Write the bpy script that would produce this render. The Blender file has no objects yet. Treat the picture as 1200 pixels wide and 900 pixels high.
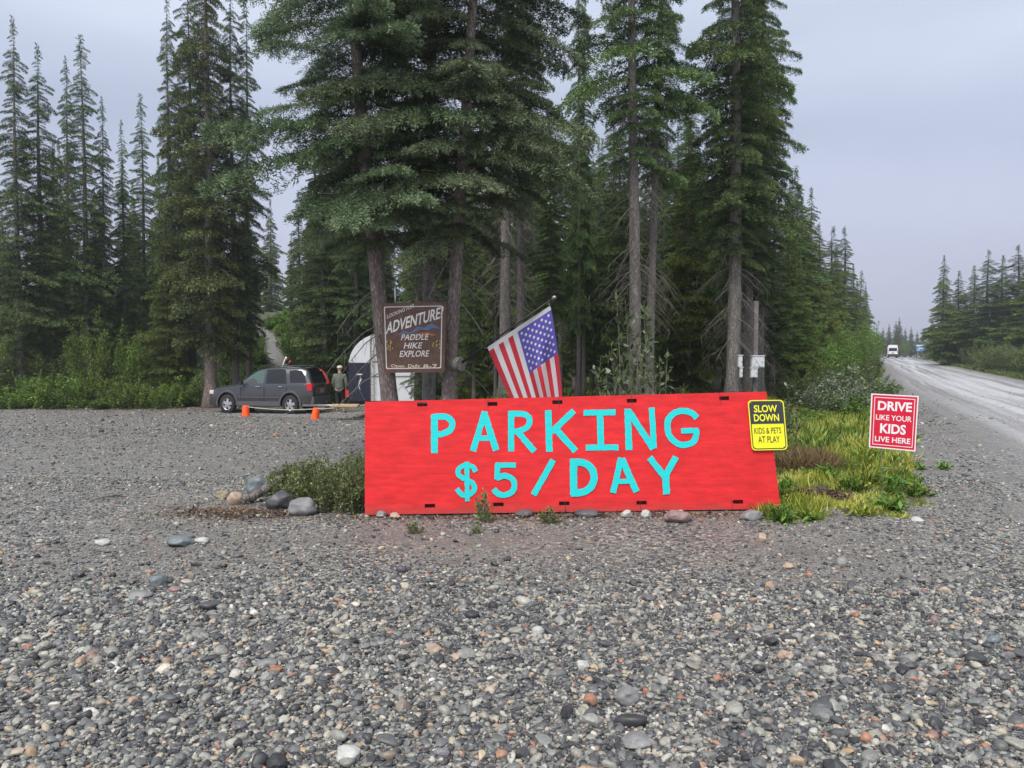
import bpy, bmesh, math, random
import numpy as np
from mathutils import Vector, Matrix

R = math.radians
PI = math.pi
scene = bpy.context.scene
col = scene.collection

# ------------------------------------------------------------------ camera
EYE = 1.64
PITCH = math.atan(32 / 900)
cam_data = bpy.data.cameras.new("camera")
cam = bpy.data.objects.new("camera", cam_data)
col.objects.link(cam)
cam.location = (0, 0, EYE)
cam.rotation_euler = (PI / 2 - PITCH, 0, 0)
cam_data.sensor_width = 36
cam_data.lens = 27
cam_data.clip_start = 0.05
cam_data.clip_end = 6000
scene.camera = cam

# ------------------------------------------------------------------ world, sun, exposure
SUN_EL, SUN_AZ = R(58), R(200)
world = bpy.data.worlds.new("World")
scene.world = world
world.use_nodes = True
wn = world.node_tree.nodes
wl = world.node_tree.links
wn.clear()
w_out = wn.new("ShaderNodeOutputWorld")
w_bg = wn.new("ShaderNodeBackground")
w_bg.inputs["Strength"].default_value = 0.10
w_sky = wn.new("ShaderNodeTexSky")
w_sky.sky_type = 'NISHITA'
w_sky.sun_disc = False
w_sky.sun_elevation = SUN_EL
w_sky.sun_rotation = SUN_AZ
w_sky.dust_density = 3.0
w_tc = wn.new("ShaderNodeTexCoord")
w_map = wn.new("ShaderNodeMapping")
w_map.inputs["Scale"].default_value = (1, 1, 3.2)
w_noise = wn.new("ShaderNodeTexNoise")
w_noise.inputs["Scale"].default_value = 1.6
w_noise.inputs["Detail"].default_value = 5
w_noise.inputs["Roughness"].default_value = 0.45
w_ramp = wn.new("ShaderNodeValToRGB")
w_ramp.color_ramp.elements[0].position = 0.3
w_ramp.color_ramp.elements[0].color = (1.75, 2.0, 2.55, 1)
w_ramp.color_ramp.elements[1].position = 0.72
w_ramp.color_ramp.elements[1].color = (3.15, 3.4, 3.95, 1)
w_mix = wn.new("ShaderNodeMix")
w_mix.data_type = 'RGBA'
w_mix.inputs["Factor"].default_value = 0.88
wl.new(w_tc.outputs["Generated"], w_map.inputs["Vector"])
wl.new(w_map.outputs[0], w_noise.inputs["Vector"])
wl.new(w_noise.outputs["Fac"], w_ramp.inputs[0])
wl.new(w_sky.outputs[0], w_mix.inputs[6])
wl.new(w_ramp.outputs[0], w_mix.inputs[7])
w_sep = wn.new("ShaderNodeSeparateXYZ")
wl.new(w_tc.outputs["Generated"], w_sep.inputs[0])
w_band = wn.new("ShaderNodeValToRGB")
for w_p, w_c in ((0.12, (0.76, 0.73, 0.78, 1)), (0.27, (0.72, 0.73, 0.77, 1))):
    w_e = w_band.color_ramp.elements.new(w_p)
    w_e.color = w_c
w_band.color_ramp.elements[0].color = (0.84, 0.80, 0.84, 1)
w_band.color_ramp.elements[3].position = 0.45
w_band.color_ramp.elements[3].color = (1.08, 1.06, 1.03, 1)
w_mul = wn.new("ShaderNodeMix")
w_mul.data_type = 'RGBA'
w_mul.blend_type = 'MULTIPLY'
w_mul.inputs["Factor"].default_value = 1.0
wl.new(w_sep.outputs[2], w_band.inputs[0])
wl.new(w_mix.outputs[2], w_mul.inputs[6])
wl.new(w_band.outputs[0], w_mul.inputs[7])
wl.new(w_mul.outputs[2], w_bg.inputs["Color"])
wl.new(w_bg.outputs[0], w_out.inputs["Surface"])

sun_data = bpy.data.lights.new("sun", 'SUN')
sun_data.energy = 1.5
sun_data.angle = R(30)
sun_data.color = (1.0, 0.955, 0.89)
sun = bpy.data.objects.new("sun", sun_data)
col.objects.link(sun)
# the brighter part of the overcast stands behind the camera, to the left
sun.rotation_euler = (PI / 2 - SUN_EL, 0, R(-25))
scene.view_settings.view_transform = 'Standard'
scene.view_settings.look = 'None'
scene.view_settings.gamma = 1
scene.view_settings.exposure = 1.5
scene.view_settings.use_curve_mapping = False
scene.cycles.max_bounces = 6
scene.cycles.diffuse_bounces = 3
scene.cycles.transparent_max_bounces = 6

# ------------------------------------------------------------------ projection helpers
CP, SP = math.cos(PITCH), math.sin(PITCH)


def ray(px, py):
    a, b = (px - 600) / 900, (450 - py) / 900
    return np.array([a, CP + b * SP, -SP + b * CP])


def at(px, py, Y):
    d = ray(px, py)
    t = Y / d[1]
    return Vector((d[0] * t, Y, EYE + d[2] * t))


def smooth(a, b, x):
    t = np.clip((x - a) / (b - a), 0, 1)
    return t * t * (3 - 2 * t)


def ground(x, y):
    x = np.asarray(x, float)
    y = np.asarray(y, float)
    a = x / np.maximum(y, 1.0)
    wleft = 1 - smooth(.2, .45, a)
    wright = smooth(.3, .5, a)
    z = -0.6 * smooth(9, 29, y) * wleft
    z = z + wright * np.interp(y, [0, 25, 64, 110, 167, 240], [0, 0, .29, .8, 1.45, 1.5])
    z = z + 6.5 * smooth(32, 75, y) * (1 - smooth(-.05, .15, a))
    z = z + 0.75 * smooth(12.2, 22, y) * smooth(-.1, -.02, a) * (1 - smooth(.3, .38, a)) * (1 - smooth(40, 80, y))
    z = z + 0.10 * smooth(.32, .37, a) * (1 - smooth(.46, .52, a)) * smooth(7.5, 9, y) * (1 - smooth(20, 30, y))
    z = z + 0.018 * np.sin(x * .9 + .7 * np.sin(y * .5)) * np.sin(y * .8 + 1.3)
    return z


def gz(x, y):
    return float(ground(x, y))


def on_ground(px, py):
    d = ray(px, py)
    t = 1.0
    while t < 400:
        x, y, z = d[0] * t, d[1] * t, EYE + d[2] * t
        if z <= gz(x, y):
            return Vector((x, y, gz(x, y)))
        t += 0.02 if t < 20 else 0.1
    return Vector((d[0] * t, d[1] * t, 0))


# ------------------------------------------------------------------ object helpers
def tag(o, label=None, cat=None, group=None, kind=None):
    if label:
        o["label"] = label
    if cat:
        o["category"] = cat
    if group:
        o["group"] = group
    if kind:
        o["kind"] = kind
    return o


def empty(name, loc=(0, 0, 0), rz=0, label=None, cat=None, group=None):
    o = bpy.data.objects.new(name, None)
    col.objects.link(o)
    o.location = loc
    o.rotation_euler = (0, 0, rz)
    o.empty_display_size = 0.2
    return tag(o, label, cat, group)


def link_mesh(name, me, mat=None, parent=None, loc=None):
    o = bpy.data.objects.new(name, me)
    col.objects.link(o)
    if mat is not None:
        me.materials.append(mat)
    if parent is not None:
        o.parent = parent
    if loc is not None:
        o.location = loc
    return o


def copy_tree(o, parent=None):
    c = o.copy()
    col.objects.link(c)
    c.parent = parent
    for ch in list(o.children):
        copy_tree(ch, c)
    return c


def np_mesh(name, V, F, tint=None, uv=None, smooth_=False):
    """V (N,3), F (M,k) all the same k"""
    V = np.asarray(V, np.float32)
    F = np.asarray(F, np.int32)
    me = bpy.data.meshes.new(name)
    me.vertices.add(len(V))
    me.vertices.foreach_set("co", V.ravel())
    k = F.shape[1]
    me.loops.add(F.size)
    me.loops.foreach_set("vertex_index", F.ravel())
    me.polygons.add(len(F))
    me.polygons.foreach_set("loop_start", np.arange(0, F.size, k, dtype=np.int32))
    me.polygons.foreach_set("loop_total", np.full(len(F), k, np.int32))
    if smooth_:
        me.polygons.foreach_set("use_smooth", np.ones(len(F), bool))
    if tint is not None:
        at_ = me.attributes.new("tint", 'FLOAT', 'POINT')
        at_.data.foreach_set("value", np.asarray(tint, np.float32))
    me.update()
    me.validate()
    return me


class MB:
    """collects simple solids into one mesh"""

    def __init__(self):
        self.v, self.f, self.s = [], [], []

    def add(self, V, F, sm=False):
        n = len(self.v)
        self.v += [tuple(p) for p in V]
        self.f += [tuple(n + i for i in f) for f in F]
        self.s += [sm] * len(F)
        return self

    def box(self, c, s, rot=None):
        hx, hy, hz = s[0] / 2, s[1] / 2, s[2] / 2
        V = [Vector((x, y, z)) for x in (-hx, hx) for y in (-hy, hy) for z in (-hz, hz)]
        if rot is not None:
            V = [rot @ p for p in V]
        V = [p + Vector(c) for p in V]
        return self.add(V, [(0, 1, 3, 2), (4, 6, 7, 5), (0, 4, 5, 1), (2, 3, 7, 6), (0, 2, 6, 4), (1, 5, 7, 3)])

    def prism(self, pts, y0, y1):
        """outline pts (x,z) extruded along y"""
        n = len(pts)
        V = [(x, y0, z) for x, z in pts] + [(x, y1, z) for x, z in pts]
        F = [tuple(range(n)), tuple(range(2 * n - 1, n - 1, -1))]
        F += [(i, i + n, (i + 1) % n + n, (i + 1) % n) for i in range(n)]
        return self.add(V, F)

    def tube(self, P, r, n=8, cap=True, sm=True):
        P = [Vector(p) for p in P]
        if not hasattr(r, '__len__'):
            r = [r] * len(P)
        V, F = [], []
        for i, p in enumerate(P):
            d = (P[min(i + 1, len(P) - 1)] - P[max(i - 1, 0)]).normalized()
            u = d.orthogonal().normalized() if i == 0 else (u - d * u.dot(d)).normalized()
            w = d.cross(u)
            for k in range(n):
                a = 2 * PI * k / n
                V.append(p + (u * math.cos(a) + w * math.sin(a)) * r[i])
        for i in range(len(P) - 1):
            for k in range(n):
                F.append((i * n + k, i * n + (k + 1) % n, (i + 1) * n + (k + 1) % n, (i + 1) * n + k))
        self.add(V, F, sm)
        if cap:
            m = len(self.v) - len(V)
            self.f.append(tuple(m + k for k in range(n))[::-1])
            self.f.append(tuple(m + (len(P) - 1) * n + k for k in range(n)))
            self.s += [False, False]
        return self

    def build(self, name, mat, parent=None, bevel=0):
        me = bpy.data.meshes.new(name)
        me.from_pydata(self.v, [], self.f)
        me.polygons.foreach_set("use_smooth", self.s)
        bm = bmesh.new()
        bm.from_mesh(me)
        bmesh.ops.recalc_face_normals(bm, faces=bm.faces)
        if bevel:
            bmesh.ops.bevel(bm, geom=[e for e in bm.edges if e.is_manifold and e.calc_face_angle(0) > .5],
                            offset=bevel, segments=2, affect='EDGES', profile=.6)
        bm.to_mesh(me)
        bm.free()
        return link_mesh(name, me, mat, parent)


# ------------------------------------------------------------------ material helpers
class NT:
    def __init__(self, name):
        self.m = bpy.data.materials.new(name)
        self.m.use_nodes = True
        self.n = self.m.node_tree.nodes
        self.l = self.m.node_tree.links
        self.n.clear()
        self.out = self.n.new("ShaderNodeOutputMaterial")
        self.b = self.n.new("ShaderNodeBsdfPrincipled")
        self.l.new(self.b.outputs[0], self.out.inputs[0])

    def new(self, t, **kw):
        nd = self.n.new(t)
        for k, v in kw.items():
            if hasattr(nd, k) and k not in nd.inputs:
                setattr(nd, k, v)
            else:
                nd.inputs[k].default_value = v
        return nd

    def val(self, s, sock):
        if isinstance(s, (int, float)):
            sock.default_value = s
        elif isinstance(s, tuple):
            sock.default_value = s if len(s) == 4 or sock.type == 'VECTOR' else (*s, 1)
        else:
            self.l.new(s, sock)

    def pos(self):
        return self.new("ShaderNodeNewGeometry").outputs["Position"]

    def obj(self):
        return self.new("ShaderNodeTexCoord").outputs["Object"]

    def mapped(self, v, scale):
        m = self.new("ShaderNodeMapping")
        m.inputs["Scale"].default_value = scale
        self.l.new(v, m.inputs["Vector"])
        return m.outputs[0]

    def noise(self, v, scale, detail=4, rough=.55, dist=0):
        n = self.new("ShaderNodeTexNoise", Scale=scale, Detail=detail, Roughness=rough, Distortion=dist)
        self.l.new(v, n.inputs["Vector"])
        return n.outputs["Fac"]

    def voro(self, v, scale, feature='F1', rnd=1.0):
        n = self.new("ShaderNodeTexVoronoi", feature=feature)
        n.inputs["Scale"].default_value = scale
        n.inputs["Randomness"].default_value = rnd
        self.l.new(v, n.inputs["Vector"])
        return n

    def ramp(self, f, stops, interp='LINEAR'):
        n = self.new("ShaderNodeValToRGB")
        cr = n.color_ramp
        cr.interpolation = interp
        while len(cr.elements) < len(stops):
            cr.elements.new(.5)
        for e, (p, c) in zip(cr.elements, stops):
            e.position = p
            e.color = (*c, 1) if len(c) == 3 else c
        self.l.new(f, n.inputs[0])
        return n.outputs[0]

    def mix(self, f, a, b, mode='MIX'):
        n = self.new("ShaderNodeMix", data_type='RGBA', blend_type=mode)
        self.val(f, n.inputs[0])
        self.val(a, n.inputs[6])
        self.val(b, n.inputs[7])
        return n.outputs[2]

    def math(self, op, a, b=0.0, clamp=False):
        n = self.new("ShaderNodeMath", operation=op, use_clamp=clamp)
        self.val(a, n.inputs[0])
        self.val(b, n.inputs[1])
        return n.outputs[0]

    def attr(self, name, inst=False):
        n = self.new("ShaderNodeAttribute", attribute_name=name)
        if inst:
            n.attribute_type = 'INSTANCER'
        return n.outputs["Fac"]

    def bump(self, h, strength=.5, dist=.01):
        n = self.new("ShaderNodeBump", Strength=strength, Distance=dist)
        self.l.new(h, n.inputs["Height"])
        self.l.new(n.outputs[0], self.b.inputs["Normal"])

    def fin(self, color=None, rough=None, **kw):
        if color is not None:
            self.val(color, self.b.inputs["Base Color"])
        if rough is not None:
            self.val(rough, self.b.inputs["Roughness"])
        for k, v in kw.items():
            self.val(v, self.b.inputs[k.replace("_", " ")])
        return self.m


def g3(v, w=0.0):
    return (v * (1 + w), v, v * (1 - w))


STONES = [(0.0, (.024, .025, .027)), (.22, (.056, .059, .063)), (.44, (.105, .111, .112)), (.60, (.165, .170, .162)),
          (.74, (.26, .265, .235)), (.81, (.20, .185, .155)), (.88, (.38, .375, .33)), (.935, (.34, .28, .20)), (.955, (.30, .12, .07)),
          (.962, (.12, .125, .14)), (.980, (.38, .26, .13)), (.988, (.56, .55, .51)), (1.0, (.14, .14, .16))]


def gravel_nodes(t, P):
    """returns colour and height sockets of packed gravel"""
    big = t.noise(P, .55, 4, .6)
    patch = t.ramp(big, [(.42, (0, 0, 0)), (.62, (1, 1, 1))])
    v1 = t.voro(P, 36)
    v2 = t.voro(P, 80)
    c1 = t.ramp(t.new_sep(v1.outputs["Color"]), STONES)
    c2 = t.ramp(t.new_sep(v2.outputs["Color"]), [(0, (.05, .05, .05)), (.35, (.13, .128, .124)), (.7, (.225, .22, .205)),
                                                (.9, (.34, .335, .315)), (1, (.60, .59, .55))])
    dirt = t.ramp(t.noise(P, 160, 2, .7), [(.3, (.085, .08, .072)), (.7, (.185, .175, .158))])
    fine = t.mix(t.ramp(v2.outputs["Distance"], [(.25, (0, 0, 0)), (.5, (1, 1, 1))]), c2, dirt)
    colr = t.mix(patch, c1, fine)
    shade = t.ramp(t.noise(P, 2.1, 5, .6), [(.3, (.78, .78, .80)), (.7, (1.18, 1.16, 1.14))])
    colr = t.mix(1.0, colr, shade, 'MULTIPLY')
    h1 = t.math('SUBTRACT', 1.0, v1.outputs["Distance"])
    h2 = t.math('MULTIPLY', t.math('SUBTRACT', 1.0, v2.outputs["Distance"]), .5)
    hm = t.new("ShaderNodeMix", data_type='FLOAT')
    t.val(patch, hm.inputs[0])
    t.val(h1, hm.inputs[2])
    t.val(h2, hm.inputs[3])
    return colr, hm.outputs[0]


def _sep(self, c):
    n = self.new("ShaderNodeSeparateColor")
    self.l.new(c, n.inputs[0])
    return n.outputs[0]


NT.new_sep = _sep


def mat_ground():
    t = NT("gravel_ground")
    P = t.pos()
    colr, h = gravel_nodes(t, P)
    # forest floor: litter, moss, soil
    v = t.voro(P, 26)
    litter = t.ramp(t.noise(P, 9, 6, .7), [(.28, (.030, .026, .018)), (.45, (.055, .047, .03)), (.56, (.05, .065, .022)),
                                          (.7, (.085, .10, .035)), (.8, (.10, .085, .05))])
    litter = t.mix(.35, litter, t.ramp(t.new_sep(v.outputs["Color"]), [(0, (.02, .02, .012)), (.6, (.07, .08, .03)), (1, (.15, .13, .07))]))
    veg = t.attr("veg")
    edge = t.math('ADD', t.math('MULTIPLY', veg, 1.25), t.math('MULTIPLY', t.math('SUBTRACT', t.noise(P, 2.6, 6, .7), .5), 1.1))
    f = t.ramp(edge, [(.42, (0, 0, 0)), (.58, (1, 1, 1))])
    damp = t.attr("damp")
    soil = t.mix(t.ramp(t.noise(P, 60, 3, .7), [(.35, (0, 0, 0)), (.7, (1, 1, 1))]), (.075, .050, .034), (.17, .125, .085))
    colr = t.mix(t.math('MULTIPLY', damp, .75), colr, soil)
    t.bump(h, .9, .012)
    return t.fin(t.mix(f, colr, litter), .62)


def mat_road():
    t = NT("wet_gravel_road")
    P = t.pos()
    colr, h = gravel_nodes(t, P)
    uv = t.new("ShaderNodeUVMap").outputs[0]
    wob = t.noise(t.mapped(uv, (.0, .022, 0)), 1.0, 2)
    sx = t.new("ShaderNodeSeparateXYZ")
    t.l.new(uv, sx.inputs[0])
    u = t.math('ADD', sx.outputs[0], t.math('MULTIPLY', t.math('SUBTRACT', wob, .5), 2.4))
    cx = t.new("ShaderNodeCombineXYZ")
    t.l.new(t.math('MULTIPLY', u, 1.35), cx.inputs[0])
    t.l.new(t.math('MULTIPLY', sx.outputs[1], .018), cx.inputs[1])
    streak = t.noise(cx.outputs[0], 1.0, 6, .62)
    band = t.ramp(streak, [(.41, (0, 0, 0)), (.57, (1, 1, 1))])
    # fades out towards both edges of the road
    edge = t.ramp(t.math('DIVIDE', sx.outputs[0], 7.4), [(.04, (0, 0, 0)), (.34, (1, 1, 1)), (.7, (1, 1, 1)), (.97, (0, 0, 0))])
    colr = t.mix(t.math('MULTIPLY', edge, .35), colr, (.26, .26, .265))
    band = t.math('MULTIPLY', band, edge)
    band = t.math('MULTIPLY', band, t.ramp(t.noise(P, 3, 5, .7), [(.25, (.5, .5, .5)), (.6, (1, 1, 1))]))
    band = t.math('MULTIPLY', band, .85)
    mud = t.ramp(t.noise(P, 30, 4, .7), [(.3, (.42, .42, .43)), (.7, (.62, .62, .63))])  # compacted mud, its pale colour also standing in for the wet sky sheen
    rough = t.ramp(band, [(0, (.6, .6, .6)), (1, (.27, .27, .27))])
    hh = t.math('MULTIPLY', h, t.math('SUBTRACT', 1.0, band))
    t.bump(hh, .9, .012)
    return t.fin(t.mix(band, colr, mud), rough)


def mat_stone():
    t = NT("pebble_stone")
    rnd = t.new("ShaderNodeObjectInfo").outputs["Random"]
    c = t.ramp(rnd, STONES)
    n = t.noise(t.obj(), 3.0, 5, .65)
    c = t.mix(1.0, c, t.ramp(n, [(.3, (.75, .75, .76)), (.7, (1.3, 1.28, 1.25))]), 'MULTIPLY')
    return t.fin(c, .5)


def mat_rock(name, c0, c1, scale=6, rough=.6):
    t = NT(name)
    n = t.noise(t.obj(), scale, 6, .65)
    c = t.ramp(n, [(.32, c0), (.68, c1)])
    sp = t.ramp(t.noise(t.obj(), scale * 12, 2, .6), [(.6, (1, 1, 1)), (.75, (1.5, 1.5, 1.5))])
    c = t.mix(1.0, c, sp, 'MULTIPLY')
    t.bump(n, .5, .02)
    return t.fin(c, rough)


def mat_bark(name, c0, c1, c2, patchy=.0):
    t = NT(name)
    P = t.obj()
    v = t.voro(t.mapped(P, (1, 1, .38)), 34)
    n = t.noise(t.mapped(P, (1, 1, .3)), 14, 6, .7)
    c = t.ramp(n, [(.3, c0), (.55, c1), (.75, c2)])
    c = t.mix(t.ramp(v.outputs["Distance"], [(.25, (0, 0, 0)), (.6, (.7, .7, .7))]), c, c0)
    if patchy:
        f = t.ramp(t.noise(P, 1.6, 3, .5), [(.64, (0, 0, 0)), (.67, (1, 1, 1))])
        c = t.mix(t.math('MULTIPLY', f, patchy), c, (.17, .075, .05))
    hgt = t.math('ADD', t.math('MULTIPLY', v.outputs["Distance"], -1.0), n)
    t.bump(hgt, .8, .02)
    return t.fin(c, .85)


def mat_leaf(name, c0, c1, c2, rough=.55, trans=.25):
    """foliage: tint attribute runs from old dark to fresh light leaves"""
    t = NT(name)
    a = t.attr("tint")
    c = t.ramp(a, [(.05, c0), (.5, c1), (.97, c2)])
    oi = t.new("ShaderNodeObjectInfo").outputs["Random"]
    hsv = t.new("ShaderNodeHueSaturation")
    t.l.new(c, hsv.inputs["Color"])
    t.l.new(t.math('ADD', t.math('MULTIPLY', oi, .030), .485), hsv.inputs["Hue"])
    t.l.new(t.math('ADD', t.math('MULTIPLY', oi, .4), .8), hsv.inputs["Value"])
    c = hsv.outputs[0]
    t.val(c, t.b.inputs["Base Color"])
    t.b.inputs["Roughness"].default_value = rough
    t.b.inputs["Specular IOR Level"].default_value = .35
    if trans:
        tr = t.new("ShaderNodeBsdfTranslucent")
        t.l.new(c, tr.inputs["Color"])
        ms = t.new("ShaderNodeMixShader")
        ms.inputs[0].default_value = trans
        t.l.new(t.b.outputs[0], ms.inputs[1])
        t.l.new(tr.outputs[0], ms.inputs[2])
        t.l.new(ms.outputs[0], t.out.inputs[0])
    return t.m


def flat(name, c, rough=.5, var=.12, metal=0, scale=8, bump=0):
    t = NT(name)
    n = t.noise(t.obj(), scale, 5, .65)
    lo, hi = 1 - var, 1 + var
    cc = t.mix(1.0, c, t.ramp(n, [(.3, (lo, lo, lo)), (.7, (hi, hi, hi))]), 'MULTIPLY')
    if bump:
        t.bump(n, bump, .01)
    return t.fin(cc, rough, Metallic=metal)


M = {}
M['ground'] = mat_ground()
M['road'] = mat_road()
M['stone'] = mat_stone()
M['rock_blue'] = mat_rock("blue_grey_rock", (.09, .11, .12), (.17, .20, .21), 7, .5)
M['rock_dark'] = mat_rock("dark_grey_rock", (.045, .045, .05), (.10, .10, .11), 6, .5)
M['rock_grey'] = mat_rock("grey_rock", (.13, .13, .13), (.24, .24, .24), 6, .55)
M['rock_tan'] = mat_rock("tan_rock", (.28, .20, .14), (.42, .33, .25), 8)
M['rock_pink'] = mat_rock("pink_rock", (.17, .11, .11), (.30, .20, .19), 8)
M['rock_white'] = mat_rock("pale_rock", (.30, .31, .29), (.46, .47, .44), 8)
M['rock_rust'] = mat_rock("rust_rock", (.22, .09, .05), (.36, .19, .12), 8)
M['rock_yellow'] = mat_rock("lichen_rock", (.17, .15, .09), (.30, .27, .17), 9)
M['bark'] = mat_bark("spruce_bark", (.10, .085, .076), (.24, .205, .185), (.40, .35, .32))
M['bark_red'] = mat_bark("flaking_spruce_bark", (.12, .095, .085), (.33, .27, .24), (.55, .47, .43), .5)
M['bark_grey'] = mat_bark("grey_spruce_bark", (.11, .10, .09), (.26, .235, .21), (.42, .39, .36))
M['dead'] = flat("dead_twig", (.17, .15, .13), .9, .3, scale=20)
M['spruce'] = mat_leaf("spruce_needles", (.018, .032, .012), (.064, .108, .034), (.175, .250, .085), .55, .18)
M['spruce_blue'] = mat_leaf("blue_spruce_needles", (.019, .034, .015), (.070, .112, .048), (.215, .285, .150), .5, .18)
M['spruce_olive'] = mat_leaf("olive_spruce_needles", (.018, .028, .010), (.062, .086, .026), (.155, .190, .060), .6, .2)
M['spruce_pale'] = mat_leaf("pale_spruce_needles", (.032, .058, .018), (.10, .17, .045), (.23, .33, .10), .6, .25)
M['spruce_green'] = mat_leaf("green_spruce_needles", (.020, .036, .009), (.080, .125, .026), (.20, .27, .06), .6, .25)
M['alder'] = mat_leaf("alder_leaves", (.040, .080, .013), (.14, .235, .035), (.30, .42, .09), .5, .35)
M['willow'] = mat_leaf("willow_leaves", (.045, .070, .018), (.12, .165, .045), (.26, .31, .11), .5, .35)
M['poplar'] = mat_leaf("poplar_leaves", (.04, .065, .03), (.12, .17, .06), (.42, .47, .38), .35, .3)
M['bush'] = mat_leaf("small_bush_leaves", (.050, .080, .022), (.14, .19, .055), (.42, .48, .24), .45, .3)
M['bright'] = mat_leaf("bright_green_leaves", (.07, .15, .02), (.14, .27, .04), (.25, .40, .09), .5, .35)
M['grass'] = mat_leaf("verge_grass", (.085, .125, .018), (.32, .36, .040), (.66, .60, .17), .6, .35)
M['drygrass'] = mat_leaf("dry_grass", (.09, .065, .03), (.24, .18, .08), (.44, .34, .17), .7, .3)
M['flowery'] = mat_leaf("pale_leaf_bush", (.045, .075, .035), (.12, .17, .08), (.62, .64, .55), .5, .3)

# ------------------------------------------------------------------ ground sheet
def spaced(fine0, fine1, step, lim0, lim1, grow):
    a = list(np.arange(fine0, fine1 + 1e-6, step))
    s, v = step, a[-1]
    while v < lim1:
        s *= grow
        v += s
        a.append(v)
    s, v, b = step, a[0], []
    while v > lim0:
        s *= grow
        v -= s
        b.append(v)
    return np.array(b[::-1] + a)


def road_left(y):
    return 1.69 + .463 * y + .12 * np.sin(y * .11)


def veg_mask(x, y):
    """1 where the forest floor or the verge covers the gravel"""
    y1 = np.maximum(y, 1.0)
    a = x / y1
    wob = .5 * np.sin(x * .7) + .35 * np.sin(x * 1.9 + 2) + .2 * np.sin(x * 4.3)
    left = (y > 33.5 + .8 * wob) & (a < -.06)
    mid = (y > 12.9 + .2 * wob) & (a > -.10) & (a <= .36)
    behind = (y > 8.6) & (a > -.03) & (a < .40) & (y < 14)
    rl = road_left(y)
    # the verge between board and road: its road side edge and its near edge
    near = np.interp(x, [2.4, 3.2, 4.1, 5.1, 6.1], [7.65, 7.75, 8.0, 8.9, 10.0]) + .18 * np.sin(x * 6.1) + .12 * np.sin(x * 13.7)
    verge = (x > 2.55) & (y > near) & (x < np.minimum(rl - .8 - .03 * y + .2 * wob, np.interp(y, [7.5, 9, 10.5, 12.5, 16, 30], [4.4, 5.5, 6.3, 7.1, 8.7, 14.6]) + .2 * np.sin(y * 5.3)))
    row = (a > .30) & (y > 14) & (x < rl - .9)
    right = x > rl + 7.8 + 1.2 * np.sin(y * .07)
    right = right & (y > 34 + .25 * (x - 25))
    return (left | mid | behind | verge | row | right).astype(float)


gx = spaced(-12, 14, .16, -1500, 1500, 1.045)
gy = spaced(1.0, 24, .16, -60, 2200, 1.035)
GX, GY = np.meshgrid(gx, gy, indexing='ij')
VX, VY = GX.ravel(), GY.ravel()
VZ = ground(VX, VY)
nx, ny = len(gx), len(gy)
idx = np.arange(nx * ny).reshape(nx, ny)
GF = np.stack([idx[:-1, :-1], idx[1:, :-1], idx[1:, 1:], idx[:-1, 1:]], -1).reshape(-1, 4)
me = np_mesh("ground", np.stack([VX, VY, VZ], 1), GF, smooth_=True)
va = me.attributes.new("veg", 'FLOAT', 'POINT')
va.data.foreach_set("value", veg_mask(VX, VY).astype(np.float32))
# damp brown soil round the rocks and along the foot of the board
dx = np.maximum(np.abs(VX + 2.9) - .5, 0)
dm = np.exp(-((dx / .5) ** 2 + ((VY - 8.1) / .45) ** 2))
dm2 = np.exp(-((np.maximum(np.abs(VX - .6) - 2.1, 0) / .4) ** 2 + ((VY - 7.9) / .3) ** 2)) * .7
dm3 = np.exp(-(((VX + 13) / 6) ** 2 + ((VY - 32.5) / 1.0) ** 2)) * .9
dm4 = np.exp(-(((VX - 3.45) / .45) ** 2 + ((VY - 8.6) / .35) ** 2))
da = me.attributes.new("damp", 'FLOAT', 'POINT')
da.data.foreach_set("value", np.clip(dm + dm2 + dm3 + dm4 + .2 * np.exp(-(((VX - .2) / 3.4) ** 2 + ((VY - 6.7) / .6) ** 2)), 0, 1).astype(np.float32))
g = link_mesh("ground", me, M['ground'])
tag(g, "grey gravel lot and forest floor", None, None, "structure")


def strip(name, cl, width, cols, mat, lift):
    """road sheet along centre points (x,y)"""
    V, F, U = [], [], []
    L = 0
    for i, p in enumerate(cl):
        q0, q1 = cl[max(i - 1, 0)], cl[min(i + 1, len(cl) - 1)]
        d = np.array(q1) - np.array(q0)
        d = d / np.linalg.norm(d)
        nrm = np.array([d[1], -d[0]])
        if i:
            L += np.linalg.norm(np.array(p) - np.array(cl[i - 1]))
        for k in range(cols + 1):
            s = (k / cols - .5) * width
            w = .10 * math.sin(L * .9 + k * 50) + .08 * math.sin(L * 2.3 + k) if k in (0, cols) else 0
            x, y = np.array(p) + nrm * (s + w)
            V.append((x, y, gz(x, y) + lift))
            U.append((s + width / 2, L))
    n = cols + 1
    for i in range(len(cl) - 1):
        for k in range(cols):
            F.append((i * n + k, i * n + k + 1, (i + 1) * n + k + 1, (i + 1) * n + k))
    me = np_mesh(name, V, F, smooth_=True)
    uvl = me.uv_layers.new(name="UVMap")
    U = np.array(U, np.float32)
    li = np.array(F, np.int32).ravel()
    uvl.data.foreach_set("uv", U[li].ravel())
    me.update()
    if me.polygons[0].normal.z < 0:
        me.flip_normals()
    o = link_mesh(name, me, mat)
    return o


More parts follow.
